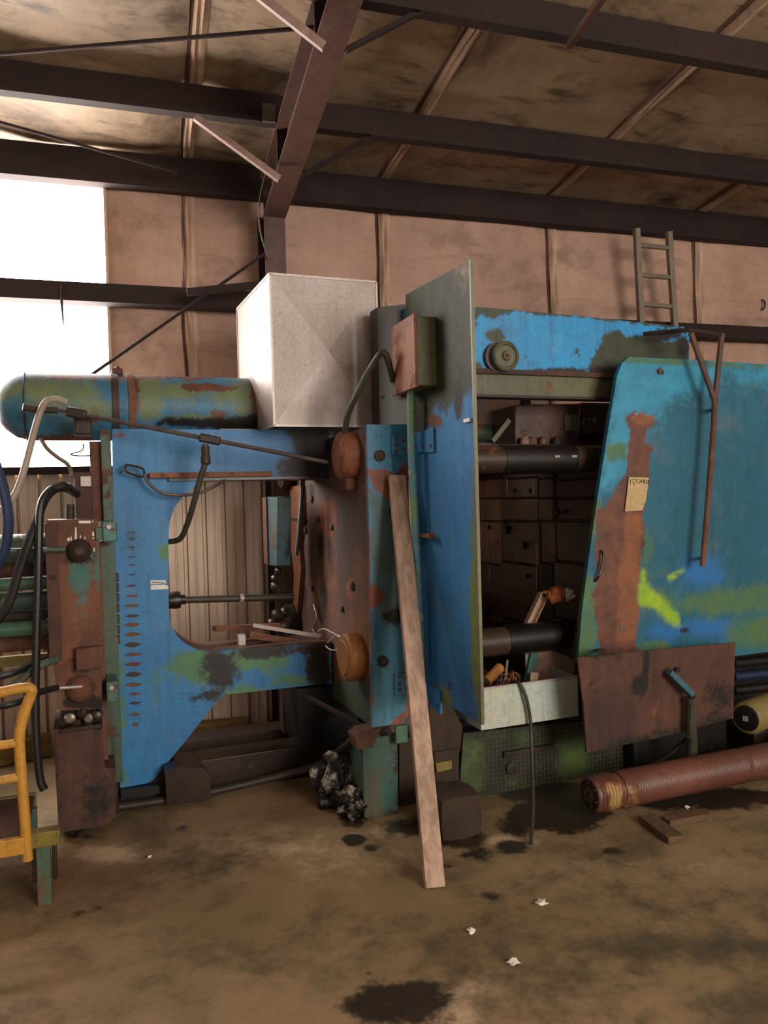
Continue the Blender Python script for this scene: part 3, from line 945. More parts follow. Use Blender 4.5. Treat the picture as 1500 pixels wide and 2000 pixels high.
# pivot with green push rod, lower pivot
MB().lathe(at(155, 1075, YL), (0, -1, 0), [(-.02, .062), (.02, .06), (.045, .045), (.065, .02)], 18).build('pivot_cap', 'rust_dark', press)
MB().lathe(at(157, 1345, YL), (0, -1, 0), [(-.02, .075), (.02, .07), (.05, .05), (.07, .018)], 20).build('pivot_cap', 'rust', press)
mb = MB(); mb.pbox(148, 1265, 200, 1308, YL - .05, .08); mb.build('valve_block', 'rust', press, bevel=.006)
MB().cyl(at(-90, 1078, YL - .09), at(128, 1073, YL - .05), .012).build('push_rod', 'greenish', press)
MB().cyl(at(160, 1341, YL - .06), at(80, 1346, YL - .12), .008, seg=10).build('grease_pipe', 'galv', press)
MB().tube([at(110, 1288, YL - .02), at(78, 1300, YL - .08), at(48, 1322, YL - .1), at(5, 1352, YL - .1), at(-60, 1372, YL - .1)], .02, 10).build('oil_pipe', 'greenish', press)
# white drips of paint and stencilled strip on the column head
MB().pprism(YP(YL), [(154, 1017), (177, 1017), (177, 1022), (154, 1022)], -.004, .001).build('stencil_strip', 'white', press, smooth=False)
MB().pprism(YP(YL), [(180, 1017), (182, 1017), (182, 1020), (180, 1020)], -.004, .001).build('paint_drip', 'white', press, smooth=False)
for x, y0, y1, wd in ((148, 1030, 1055, 2), (134, 1050, 1057, 3), (139, 1048, 1057, 1.2), (182, 1038, 1048, 2), (182, 1050, 1053, 2), (157, 1045, 1052, 1), (166, 1048, 1054, 1), (184, 1070, 1078, 1.5)):
    MB().pprism(YP(YL), [(x - wd * .6, y0), (x + wd * .6, y0), (x + wd, y1 - 2), (x, y1), (x - wd, y1 - 2)], -.004, .001).build('paint_drip', 'white', press, smooth=False)

# ---- hydraulic cylinders leaving to the left
def xcyl(x0, x1, y, Y, r, name, mat, seg=22):
    p = at(40, y, Y); a = at(x0, y, Y).x; b = at(x1, y, Y).x
    return MB().cyl((a, Y, p.z), (b, Y, p.z), r, seg=seg).build(name, mat, press)
xcyl(-1100, 104, 1072, 4.66, .082, 'hydraulic_cylinder', 'greenish')
xcyl(-1100, 108, 1140, 4.62, .036, 'guide_rod', 'teal_pipe')
xcyl(-1100, 108, 1174, 4.66, .05, 'guide_rod', 'greenish')
xcyl(-1100, 108, 1228, 4.60, .040, 'guide_rod', 'teal_pipe')
xcyl(-1100, 104, 1112, 4.74, .05, 'guide_rod', 'rust_red')
xcyl(-1100, 104, 1202, 4.76, .05, 'guide_rod', 'rust_dark')
xcyl(-1100, 104, 1256, 4.72, .045, 'guide_rod', 'rust')
for y, r in ((1072, .10), (1140, .05), (1228, .055), (1185, .06), (1262, .05)):
    p = at(100, y, 4.62); MB().cyl((p.x - .02, 4.64, p.z), (p.x + .06, 4.64, p.z), r, seg=12).build('gland_nut', 'rust_dark', press)
mb = MB(); mb.box(at(-1100, 1290, 4.7).x, at(100, 1290, 4.7).x, 4.7, 4.76, at(40, 1300, 4.7).z, at(40, 1282, 4.7).z); mb.build('cross_bar', 'yellow_dull', press)

# ---- base rails on the floor
mb = MB(); mb.box(.02, 1.36, 4.52, 4.72, .02, .20); mb.build('base_rail', 'oily', press, bevel=.006)
mb = MB(); mb.box(.02, 1.36, 5.05, 5.25, .0, .16); mb.build('base_rail', 'rust_dark', press, bevel=.006)
MB().tube([at(225, 1577, 4.42), at(330, 1562, 4.42), at(420, 1545, 4.42), at(560, 1512, 4.40), at(620, 1495, 4.3), at(665, 1465, 4.1), at(700, 1440, 3.9), at(760, 1428, 3.72)], .022, 10).build('return_pipe', 'rust_dark', press)
mb = MB(); mb.pbox(236, 1540, 312, 1556, 4.45, .08); mb.build('foot_bar', 'black', press)
plate('foot_block', YP(4.36), [(322, 1508), (345, 1498), (395, 1500), (411, 1515), (411, 1562), (326, 1572)], .28, 'oily', press, cell=.1)
mb = MB(); mb.pbox(205, 1540, 232, 1592, 4.36, .2); mb.build('foot_block', 'oily', press, bevel=.01)
MB().cyl(at(290, 1545, 4.5), at(380, 1460, 4.75), .012, seg=8).build('stay_rod', 'oily', press)

# ---- fixed platen
xp = XP(XL)
platen = plate('fixed_platen', xp, [(3.81, .47), (5.55, .47), (5.55, 2.05), (3.81, 2.07)], XR - XL, 'platen', press, px=False, cell=.05, masks={
    'rust': [(circ(640, 1015, 20, 40), .1), (circ(578, 1090, 10, 90), .12, .9), (circ(572, 960, 8, 40), .1, .8), (circ(700, 1150, 26, 30), .06), (circ(716, 1250, 10, 60), .05)],
    'brown': [([(690, 1080), (725, 1080), (725, 1330), (640, 1330), (660, 1240), (690, 1180)], .08), (circ(640, 1150, 26, 90), .15, .7), (circ(600, 1250, 60, 30), .1, .8)],
    'dark': [(circ(600, 880, 60, 45), .15), (circ(625, 1070, 6, 26), .06, .9), (circ(630, 1180, 10, 50), .06, .8), (circ(588, 1160, 14, 26), .1, .8), (circ(610, 960, 6, 24), .06, .8), (circ(600, 1290, 60, 30), .1, .6)],
    'green': [([(640, 1330), (735, 1330), (735, 1440), (640, 1440)], .08)]})
face = plate('platen_face', YP(YF - .02), [(716, 829), (796, 829), (800, 1100), (803, 1380), (790, 1412), (762, 1420), (728, 1426), (724, 1180)], .03, 'blue_col', press, cell=.025, masks={
    'rust': [([(721, 918), (757, 914), (768, 936), (788, 903), (799, 900), (800, 965), (798, 1010), (772, 985), (745, 965), (724, 945)], .03), ([(722, 1135), (745, 1150), (752, 1175), (730, 1190), (722, 1180)], .03), ([(752, 1428), (770, 1405), (788, 1392), (795, 1365), (806, 1355), (806, 1430)], .02), ([(716, 829), (721, 829), (729, 1426), (724, 1426)], .015, .8)],
    'green': [([(722, 960), (770, 985), (800, 1030), (800, 1215), (760, 1225), (726, 1180)], .06)],
    'dark': [([(740, 1205), (765, 1190), (800, 1175), (800, 1195), (775, 1225), (755, 1215)], .03, .9), (circ(770, 1000, 16, 10), .02, .7), (circ(800, 1090, 8, 60), .03, .7)]})
for x, y in ((742, 890), (748, 1292)):
    q = YP(YF - .03).hit(x, y)
    b_ = MB().lathe(q, (0, -1, 0), [(-.01, .03), (.004, .03), (.006, .022)], 18).build('bolt_boss', 'rust_dark', press, parent=face)
    MB().lathe(q + Vector((0, -.006, 0)), (0, -1, 0), [(-.003, .014), (.01, .013)], 6).build('bolt_head', 'rust', press, parent=face)

# tie bar nuts on the left face, tie bars across the die space
YT0, YT1 = 4.0, 5.36


def nut(Y, z, mat, r=.128):
    p = Vector((XL + .005, Y, z))
    o = MB().lathe(p, (-1, 0, 0), [(0, r * .92), (.02, r), (.085, r), (.098, r * .93), (.104, r * .80), (.104, r * .5)], 28).build('tie_bar_nut', mat, press)
    MB().lathe(p + Vector((-.1035, 0, 0)), (-1, 0, 0), [(0, r * .74), (.006, r * .70), (.007, r * .4)], 24).build('nut_end', mat, press, parent=o)
    return o
nut(YT0, ZT + .03, 'rust_orange'); nut(YT0, ZB, 'gold', .132)
nut(YT1, ZT, 'rust_dark'); nut(YT1, ZB, 'rust_dark')
mb = MB(); mb.box(XL - .06, XL, YT0 - .03, YT0 + .03, ZT - .16, ZT - .09); mb.build('nut_lock', 'rust', press, bevel=.01)
XM = 2.88
for Y in (YT0, YT1):
    for z in (ZT, ZB):
        b_ = MB().cyl((XR, Y, z), (3.6, Y, z), .083, seg=28).build('tie_bar', 'bar_dark', press)
for z in (ZT, ZB):
    MB().lathe((2.28, YT0, z), (1, 0, 0), [(0, .084), (.0, .0875), (.5, .0875), (.5, .084)], 28).build('bar_sleeve', 'black', press)
for k, dx in enumerate((2.6, 2.72)):
    MB().cyl((dx, YT0 - .085, ZT + .01), (dx + .03, YT0 - .094, ZT + .01), .012, seg=10).build('sleeve_screw', 'chrome', press)

# rear clutter on the left face of the platen
xq = XP(XL - .03)
MB().pprism(xq, [(566, 950), (588, 948), (590, 1010), (584, 1060), (588, 1110), (580, 1200), (572, 1195), (574, 1120), (566, 1060)], 0, .03).build('wear_strip', 'rust_orange', press)
MB().pprism(xq, [(560, 1010), (592, 1016), (592, 1020), (560, 1014)], -.004, .03).build('wear_strip', 'rust_dark', press)
for x, y, r in ((610, 975, 8), (623, 1015, 7), (598, 1035, 9), (650, 1030, 6), (690, 1145, 9), (612, 1150, 7), (670, 1190, 6)):
    MB().lathe(XP(XL).hit(x, y), (-1, 0, 0), [(-.01, r * .0032), (.012, r * .003), (.016, r * .0016)], 10).build('platen_stud', 'rust_dark', press)
for pts in ([(640, 1255), (660, 1240), (672, 1262), (650, 1270), (636, 1262)], [(600, 1265), (625, 1230), (648, 1235), (668, 1248)], [(612, 1180), (618, 1205), (610, 1225), (620, 1248)]):
    MB().tube([XP(XL - .06).hit(*q) for q in pts], .004, 6).build('loose_wire', 'galv', press)
mb = MB(); mb.pprism(XP(1.10), [(541, 972), (521, 970), (521, 1104), (541, 1106)], 0, .09); mb.build('terminal_box', 'terminal', press, bevel=.006)
mb = MB(); mb.pbox(521, 971, 538, 1103, 5.0, .12); mb.build('box_lid', 'rust', press, bevel=.004)
MB().tube([at(592, 935, 4.62), at(588, 990, 4.62), at(583, 1050, 4.62), at(579, 1085, 4.62)], .014, 8).build('vertical_hose', 'rubber', press)
for x, y, r in ((543, 1145, 13), (540, 1130, 9), (548, 1150, 14), (545, 1200, 14), (535, 1215, 10), (552, 1222, 16), (560, 1195, 12), (548, 1115, 9)):
    p = at(x, y, 5.0)
    MB().lathe(p, (-.4, -1, .1), [(0, r * .0022), (.03, r * .0032), (.08, r * .003), (.1, r * .001)], 10).build('grease_lump', 'oily', press)
MB().cyl(at(345, 1172, 4.86), at(574, 1166, 4.86), .022).build('ejector_rod', 'hose_olive', press)
MB().lathe(at(329, 1173, 4.86), (1, 0, 0), [(0, .05), (.05, .055), (.07, .05), (.07, .03), (.1, .03)], 20).build('rod_gland', 'oily', press)
MB().cyl(at(470, 1168, 4.83), at(476, 1168, 4.83), .025).build('rod_collar', 'galv', press)

# lower stuff below the platen: black box base, teal post and foot
mb = MB(); mb.pprism(YP(4.55), [(580, 1345), (690, 1338), (700, 1400), (700, 1468), (588, 1462)], 0, .5); mb.build('sump_box', 'black', press)
mb = MB(); mb.pbox(553, 1340, 582, 1430, 4.95, .1); mb.build('sump_leg', 'rust_dark', press)
pl_ = YP(4.0)
MB().bar(at(598, 1360, 4.3), at(728, 1428, 3.85), .02, .02).build('sump_edge', 'rust_dark', press)
post = plate('support_post', YP(YF), [(708, 1440), (776, 1425), (778, 1600), (735, 1606), (712, 1596)], .22, 'teal_post', press, cell=.04, masks={'dark': [([(706, 1580), (780, 1580), (780, 1610), (706, 1610)], .05), ([(762, 1420), (780, 1420), (780, 1606), (765, 1606)], .03, .8)], 'tan': [([(708, 1500), (745, 1500), (750, 1600), (708, 1600)], .08)]})
mb = MB(); mb.pprism(YP(YF - .05), [(692, 1440), (708, 1428), (770, 1418), (775, 1430), (735, 1442), (730, 1460), (700, 1466)], 0, .12); mb.build('clevis', 'rust', press, bevel=.006)
mb = MB(); mb.pbox(773, 1418, 797, 1452, YF - .06, .1); mb.build('clevis_pin', 'teal_pipe', press, bevel=.006)
mb = MB(); mb.pprism(YP(YF + .08), [(780, 1440), (830, 1440), (835, 1595), (780, 1605)], 0, .2); mb.build('floor_pad', 'stone', press)
mb = MB(); mb.pprism(YP(YF + .02), [(838, 1360), (880, 1370), (905, 1420), (900, 1470), (840, 1470)], 0, .12); mb.build('dirty_bracket', 'stone', press, bevel=.01)
mb = MB(); mb.pprism(YP(YF - .0), [(848, 1470), (898, 1462), (898, 1548), (852, 1560)], 0, .1); mb.build('dirty_bracket', 'stone', press, bevel=.01)
mb = MB(); mb.pprism(YP(YF - .01), [(850, 1490), (880, 1484), (882, 1500), (852, 1508)], -.01, .03); mb.build('tag_plate', 'yellow_dull', press)

# ---- hinged guard door, swung open toward the viewer
hl = Vector((XR + .012, YF - .03, 0))
rr = ray(932, 1100); hr = C0 + rr * (3.35 / rr.dot(_F)); hr.z = 0
du = (hr - hl); dn = Vector((-du.y, du.x, 0)).normalized()
if dn.x < 0: dn = -dn
dp = PL(hl, du, dn)
LD = du.length
zt0, zt1 = dp.uv(789, 578)[1], dp.uv(920, 506)[1]
zb0, zb1 = dp.uv(803, 1335)[1], dp.uv(943, 1416)[1]
door = plate('guard_door', dp, [(0, zt0), (LD, zt1), (LD, zb1), (0, zb0)], .008, 'blue_door', press, px=False, cell=.03, masks={
    'olive': [([(760, 560), (935, 480), (935, 775), (895, 770), (872, 800), (850, 790), (830, 850), (780, 850)], .06)],
    'tan': [([(885, 515), (930, 490), (930, 560), (905, 570)], .1, .7)],
    'green': [([(929, 780), (945, 780), (950, 1420), (938, 1420), (922, 1330), (918, 1150), (924, 1000)], .05), (circ(858, 1362, 26, 24), .05), (circ(852, 1030, 14, 20), .05, .5)],
    'dark': [(circ(896, 785, 10, 40), .04, .9), (circ(880, 1340, 8, 10), .03, .7), (circ(850, 650, 60, 60), .2, .5)],
    'rust': [(circ(850, 822, 20, 12), .03, .9), ([(804, 1335), (840, 1352), (840, 1360), (804, 1345)], .02, .7)]})
edge = MB(); edge.hexa([dp.pt(LD, zb1, -.004), dp.pt(LD + .012, zb1, -.004), dp.pt(LD + .012, zb1, .011), dp.pt(LD, zb1, .011),
                        dp.pt(LD, zt1, -.004), dp.pt(LD + .012, zt1, -.004), dp.pt(LD + .012, zt1, .011), dp.pt(LD, zt1, .011)])
edge.build('door_edge', 'olive', press, parent=door, smooth=False)
# junction box on the door
ju0, ju1 = dp.uv(776, 700)[0], dp.uv(846, 700)[0]
jz0, jz1 = dp.uv(815, 768)[1], dp.uv(815, 640)[1]
ju0 = .09; ju1 = .40
mb = MB(); mb.hexa([dp.pt(ju0, jz0, -.10), dp.pt(ju1, jz0, -.10), dp.pt(ju1, jz0, 0), dp.pt(ju0, jz0, 0), dp.pt(ju0, jz1, -.10), dp.pt(ju1, jz1, -.10), dp.pt(ju1, jz1, 0), dp.pt(ju0, jz1, 0)])
jb = mb.build('junction_box', 'olive', press, bevel=.004)
mb = MB(); mb.hexa([dp.pt(ju0 - .01, jz0 - .01, -.115), dp.pt(ju1 + .006, jz0 - .01, -.115), dp.pt(ju1 + .006, jz0 - .01, -.10), dp.pt(ju0 - .01, jz0 - .01, -.10), dp.pt(ju0 - .01, jz1 + .012, -.115), dp.pt(ju1 + .006, jz1 + .012, -.115), dp.pt(ju1 + .006, jz1 + .012, -.10), dp.pt(ju0 - .01, jz1 + .012, -.10)])
mb.build('box_lid', 'rust_orange', press, parent=jb, bevel=.003)
# conduit down the door
cu = .20
ctop = dp.pt(cu, jz0, -.06)
cbot = dp.pt(cu, zb0 - .0, -.06)
MB().tube([ctop, dp.pt(cu - .01, 1.9, -.06), dp.pt(cu + .01, 1.4, -.055), dp.pt(cu + .02, 1.0, -.05), dp.pt(cu + .02, .78, -.05)], .021, 12).build('conduit', 'conduit', press)
MB().bar(dp.pt(cu - .1, 1.50, -.03), dp.pt(cu + .16, 1.50, -.03), .02, .02).build('conduit_clip', 'rust', press, bevel=.004)
MB().lathe(dp.pt(cu + .15, 1.50, -.03), -dn, [(-.01, .016), (.02, .016), (.025, .01)], 8).build('clip_bolt', 'rust_orange', press)
# hinges: leaf on the column, leaf on the door
for (fx0, fy0, fx1, fy1, dz0, dz1) in ((766, 850, 800, 888, 0, 0), (772, 1316, 806, 1358, 0, 0)):
    mb = MB(); mb.pbox(fx0, fy0, fx1, fy1, YF - .045, .025); hg = mb.build('hinge_leaf', 'blue_col', press, bevel=.003)
    zc = YP(YF).hit((fx0 + fx1) / 2, (fy0 + fy1) / 2).z
    for bx, by in ((774, 6), (774, 19), (774, 31), (787, 10), (787, 27)):
        q = YP(YF - .045).hit(bx + (fx0 - 766), fy0 + by)
        MB().lathe(q, (0, -1, 0), [(-.002, .009), (.006, .009), (.008, .006)], 8).build('hinge_bolt', 'rust', press, parent=hg)
    MB().cyl(hl + Vector((-.01, -.03, zc - .055)), hl + Vector((-.01, -.03, zc + .055)), .014, seg=12).build('hinge_barrel', 'conduit', press, parent=hg)
    mb = MB(); mb.hexa([dp.pt(.01, zc - .05, -.012), dp.pt(.36, zc - .065, -.012), dp.pt(.36, zc - .065, 0), dp.pt(.01, zc - .05, 0), dp.pt(.01, zc + .05, -.012), dp.pt(.36, zc + .055, -.012), dp.pt(.36, zc + .055, 0), dp.pt(.01, zc + .05, 0)])
    lf = mb.build('hinge_leaf', 'blue_door', press, bevel=.003)
    for u in (.24, .33):
        MB().lathe(dp.pt(u, zc - .03, -.012), -dn, [(-.002, .008), (.006, .008)], 8).build('hinge_bolt', 'rust', press, parent=lf)
MB().obox(dp.pt(LD - .05, dp.uv(915, 821)[1], -.006), dp.u * .03, dn * .006, ZV * .008).build('white_chip', 'white', press, parent=door, smooth=False)
# green post behind the column head
mb = MB(); mb.pprism(YP(4.02), [(737, 600), (792, 594), (800, 828), (742, 830)], 0, .12); mb.build('head_post', 'tread', press)

# ---- header beam, rail and roller
hb = YP(3.92)
plate('header_beam', hb, [(800, 596), (925, 599), (1100, 614), (1335, 638), (1346, 648), (1346, 730), (1215, 738), (800, 722)], .16, 'blue_head', press, cell=.03, masks={
    'green': [([(1150, 715), (1165, 690), (1180, 655), (1215, 645), (1225, 660), (1270, 650), (1275, 668), (1345, 665), (1345, 735), (1150, 740)], .05), ([(925, 598), (945, 600), (1000, 610), (990, 618), (940, 620), (930, 640), (925, 640)], .03, .8), (circ(975, 655, 30, 14), .04, .8), ([(925, 597), (1100, 612), (1340, 636), (1340, 642), (1100, 620), (925, 606)], .015, .9), (circ(930, 715, 14, 12), .03)],
    'dark': [([(1255, 650), (1300, 645), (1340, 640), (1346, 660), (1300, 665), (1262, 672)], .04), (circ(1335, 675, 14, 26), .03, .9), ([(1030, 722), (1100, 716), (1215, 712), (1215, 740), (1020, 735)], .02, .8)]})
mb = MB(); mb.pbox(800, 724, 1330, 733, 3.90, .18); mb.build('header_lip', 'rust_red', press)
mb = MB(); mb.pbox(800, 732, 1330, 776, 3.93, .06); mb.build('door_rail', 'olive', press, bevel=.008)
mb = MB(); mb.pbox(800, 773, 1330, 778, 3.91, .10); mb.build('rail_lip', 'rust_dark', press)
rc = at(986, 696, 3.86)
ro = MB().lathe(rc + Vector((0, .02, 0)), (0, -1, 0), [(0, .086), (.035, .086), (.042, .08), (.046, .066), (.036, .06), (.036, .03), (.05, .022), (.05, .008)], 30).build('door_roller', 'olive', press)
MB().lathe(rc + Vector((0, -.028, 0)), (0, -1, 0), [(0, .014), (.01, .012)], 8).build('roller_axle', 'rust', press, parent=ro)
MB().lathe(rc + Vector((-.02, .06, 0)), (0, -1, 0), [(0, .088), (.03, .088), (.034, .07)], 26).build('roller_back', 'steelbrown', press, parent=ro)

# ---- sliding guard with handle bars
gp = YP(3.72)
guard = plate('sliding_guard', gp, [(1228, 697), (1380, 704), (1680, 724), (1680, 1250), (1440, 1281), (1128, 1296), (1137, 1190), (1150, 1090), (1165, 985), (1186, 850), (1205, 735), (1215, 709)], .03, 'teal_guard', press, cell=.028, masks={
    'rust': [([(1223, 812), (1285, 815), (1288, 828), (1262, 838), (1258, 862), (1274, 866), (1271, 925), (1259, 1000), (1254, 1080), (1246, 1150), (1245, 1190), (1240, 1240), (1238, 1300), (1164, 1300), (1168, 1225), (1162, 1165), (1170, 1110), (1162, 1060), (1161, 1005), (1184, 985), (1204, 955), (1222, 930), (1226, 880), (1236, 850), (1230, 832)], .045)],
    'orange': [([(1225, 1000), (1256, 1000), (1250, 1100), (1244, 1250), (1205, 1250), (1208, 1120)], .05), (circ(1256, 820, 26, 9), .03)],
    'teal': [([(1205, 690), (1420, 695), (1400, 760), (1300, 790), (1240, 900), (1190, 960), (1170, 960)], .12), ([(1400, 700), (1680, 720), (1680, 770), (1440, 760)], .12, .7)],
    'blue': [(circ(1370, 1120, 40, 34), .12), (circ(1300, 1235, 40, 18), .06, .8), (circ(1390, 1225, 70, 20), .08), (circ(1152, 1240, 14, 40), .05, .8)],
    'green': [([(1187, 868), (1222, 866), (1226, 898), (1188, 902)], .03), ([(1250, 1150), (1330, 1165), (1400, 1150), (1520, 1140), (1600, 1150), (1600, 1200), (1500, 1195), (1400, 1205), (1300, 1190), (1250, 1190)], .08), (circ(1480, 1230, 60, 40), .12, .9), ([(1135, 1130), (1165, 1120), (1168, 1200), (1165, 1300), (1125, 1300)], .05), (circ(1275, 1265, 34, 12), .04), ([(1210, 694), (1500, 712), (1500, 720), (1300, 712), (1215, 705)], .02), ([(1166, 970), (1180, 980), (1165, 1050), (1150, 1060)], .03), (circ(1262, 1090, 12, 60), .06, .7)],
    'neon': [([(1248, 1140), (1262, 1140), (1290, 1165), (1326, 1200), (1326, 1222), (1310, 1218), (1280, 1190), (1246, 1180)], .05), ([(1300, 1125), (1340, 1105), (1345, 1112), (1310, 1138)], .03, .8), (circ(1256, 1125, 8, 18), .03, .8)],
    'dark': [(circ(1288, 725, 8, 6), .02), (circ(1340, 1232, 12, 8), .03, .7)]})
MB().lathe(gp.hit(1288, 725), (0, -1, 0), [(-.01, .013), (.008, .013), (.012, .008)], 10).build('guard_bolt', 'rust', press, parent=guard)
MB().lathe(gp.hit(1215, 1228), (0, -1, 0), [(-.01, .02), (.004, .02), (.006, .012)], 14).build('guard_bolt', 'olive', press, parent=guard)
MB().tube([gp.hit(1172, 1075) + Vector((0, -.01, 0)), gp.hit(1172, 1085) + Vector((0, -.03, 0)), gp.hit(1168, 1110) + Vector((0, -.03, 0)), gp.hit(1163, 1125) + Vector((0, -.03, 0)), gp.hit(1161, 1135) + Vector((0, -.005, 0))], .007, 8).build('pull_handle', 'oily', press, parent=guard)
mb = MB(); mb.pprism(YP(3.80), [(1190, 800), (1198, 804), (1170, 960), (1135, 1250), (1124, 1300), (1120, 1280)], 0, .02); mb.build('guard_stiffener', 'steelbrown', press, parent=guard)
# Y shaped handle bars
yy = 3.60
hp = lambda x, y, Y=yy: at(x, y, Y)
hd = MB().tube([hp(1396, 778), hp(1394, 830), hp(1386, 940), hp(1378, 1040), hp(1372, 1106)], .017, 10, 3).build('guard_handle', 'rust', press)
MB().cyl(hp(1349, 650), hp(1397, 786), .017, seg=10).build('handle_arm', 'steelbrown', press, parent=hd)
MB().cyl(hp(1410, 652), hp(1396, 786), .017, seg=10).build('handle_arm', 'steelbrown', press, parent=hd)
MB().tube([at(1256, 652, 3.84), at(1300, 649, 3.74), hp(1345, 645), hp(1412, 655)], .013, 8, 3).build('handle_cross_bar', 'steeldark', press, parent=hd)
for x, y in ((1395, 800), (1374, 1090)):
    MB().cyl(hp(x, y), at(x, y, 3.725), .010, seg=8).build('handle_mount', 'rust_dark', press, parent=hd)

# ---- moving platen seen through the die space, with its clamped plates
xm = XP(XM)
mb = MB(); mb.box(XM + .05, XM + .35, 3.86, 5.5, .5, 1.96); mb.build('moving_platen', 'die', press, bevel=.01)
cols = [930, 975, 1050, 1079, 1165]; rows = [876, 935, 973, 1018, 1101, 1215, 1300]
rnd = random.Random(5)
for i in range(4):
    for j in range(6):
        q0 = xm.uv(cols[i], (rows[j] + rows[j + 1]) / 2); q1 = xm.uv(cols[i + 1], (rows[j] + rows[j + 1]) / 2)
        zc0 = xm.uv((cols[i] + cols[i + 1]) / 2, rows[j + 1])[1]; zc1 = xm.uv((cols[i] + cols[i + 1]) / 2, rows[j])[1]
        g_ = .007; d = rnd.uniform(0, .03)
        mt = 'die_light' if (i == 0 and j in (1, 2, 3)) else ('die' if rnd.random() < .7 else 'rust_dark')
        if i == 3: mt = 'oily'
        o = MB().box(XM + d, XM + .06, min(q0[0], q1[0]) + g_, max(q0[0], q1[0]) - g_, zc0 + g_, zc1 - g_).build('die_plate', mt, press, bevel=.006)
for x, y, r in ((987, 1035, 11), (1022, 1065, 9), (985, 1020, 5), (1030, 1125, 5), (1005, 958, 5), (1035, 958, 5), (955, 1030, 5), (1090, 1000, 6)):
    q = xm.hit(x, y)
    MB().lathe(q, (-1, 0, 0), [(-.01, r * .0030), (.012, r * .0030), (.014, r * .0018)], 12).build('die_bolt', 'black', press)
for x0, y0, x1, y1 in ((995, 935, 995, 965), (1047, 935, 1047, 965), (1053, 1060, 1053, 1150), (961, 1110, 961, 1135)):
    MB().cyl(xm.hit(x0, y0) + Vector((-.02, 0, 0)), xm.hit(x1, y1) + Vector((-.02, 0, 0)), .004, seg=6).build('guide_pin', 'galv', press)
# hydraulic block on top of the moving platen
mb = MB(); mb.pprism(YP(4.25), [(1006, 790), (1135, 788), (1132, 872), (1006, 872)], 0, .5); mb.build('valve_housing', 'die', press, bevel=.012)
MB().lathe(at(1026, 795, 4.3), (0, 0, 1), [(0, .035), (.03, .038), (.045, .03), (.05, .012)], 16).build('housing_knob', 'rust_dark', press)
mb = MB(); mb.pbox(1104, 810, 1131, 842, 4.23, .03); mb.build('housing_plate', 'olive', press, bevel=.003)
mb = MB(); mb.pbox(1137, 786, 1200, 850, 4.3, .4); mb.build('pump_body', 'rust_red', press, bevel=.02)
for i in range(3):
    mb = MB(); mb.pbox(1137 + i * 11, 816, 1142 + i * 11, 828, 4.29, .02); mb.build('stencil_mark', 'die_light', press, smooth=False)
MB().cyl(at(925, 846, 4.6), at(1010, 846, 4.6), .06).build('rear_bar', 'greenish', press)
mb = MB(); mb.pbox(925, 866, 985, 874, 4.5, .2); mb.build('rear_ledge', 'hose_tan', press)
mb = MB(); mb.pbox(930, 778, 955, 830, 5.2, .1); mb.build('rear_bracket', 'galv', press)
MB().bar(at(962, 862, 4.3), at(995, 820, 4.3), .012, .03).build('rear_brace', 'olive', press)
mb = MB(); mb.pbox(925, 868, 1130, 876, 4.18, .3); mb.build('housing_ledge', 'rust_dark', press)
for i, x in enumerate((1025, 1040, 1060, 1088)):
    MB().lathe(at(x, 868, 4.2), (0, 0, 1), [(0, .03), (.03, .03), (.05, .018)], 10).build('pipe_fitting', ('die_light', 'rust', 'die', 'rust_dark')[i], press)

# ---- tread plate skirt under the tray
tp = YP(YF + .02)
tread = plate('tread_skirt', tp, [(905, 1432), (1130, 1408), (1225, 1398), (1224, 1512), (1060, 1538), (896, 1564)], .015, 'tread', press, cell=.035, masks={'green': [([(900, 1450), (945, 1450), (940, 1540), (898, 1560)], .06), ([(1092, 1440), (1140, 1430), (1150, 1510), (1090, 1522)], .06), (circ(1020, 1440, 60, 14), .05, .6), (circ(1030, 1530, 40, 10), .05, .5)]})
mb = MB()
poly = np.array([tp.uv(*p) for p in [(905, 1432), (1130, 1408), (1225, 1398), (1224, 1512), (1060, 1538), (896, 1564)]])
u0, u1, z0, z1 = poly[:, 0].min(), poly[:, 0].max(), poly[:, 1].min(), poly[:, 1].max()
cand = []
for j in range(int((z1 - z0) / .026)):
    for i in range(int((u1 - u0) / .026)):
        cand.append((u0 + (i + .5) * .026, z0 + (j + .5) * .026, (i + j) % 2))
ins = sdf([(c[0], c[1]) for c in cand], poly) > .012
for c, k in zip(cand, ins):
    if k:
        s_ = 1 if c[2] else -1
        d = Vector((.5, 0, .866 * s_)) * .011; e = Vector((-.866 * s_, 0, .5)) * .0035
        p = tp.pt(c[0], c[1], 0); up = Vector((0, -.003, 0))
        mb.add([p - d, p + e, p + d, p - e, p + up], [(0, 1, 4), (1, 2, 4), (2, 3, 4), (3, 0, 4)])
o = mb.build('tread_lozenges', 'olive', press, smooth=False, parent=tread); o['kind'] = 'stuff'
mb = MB(); mb.pbox(985, 1462, 1085, 1472, YF - .005, .03); mb.build('skirt_rail', 'rust_dark', press, bevel=.004)
MB().lathe(at(998, 1500, YF + .015), (0, -1, 0), [(-.01, .035), (.012, .035), (.016, .02)], 16).build('skirt_boss', 'rust_dark', press)
mb = MB(); mb.pbox(895, 1412, 1225, 1430, YF + .045, .5); mb.build('bed_ledge', 'rust_dark', press)

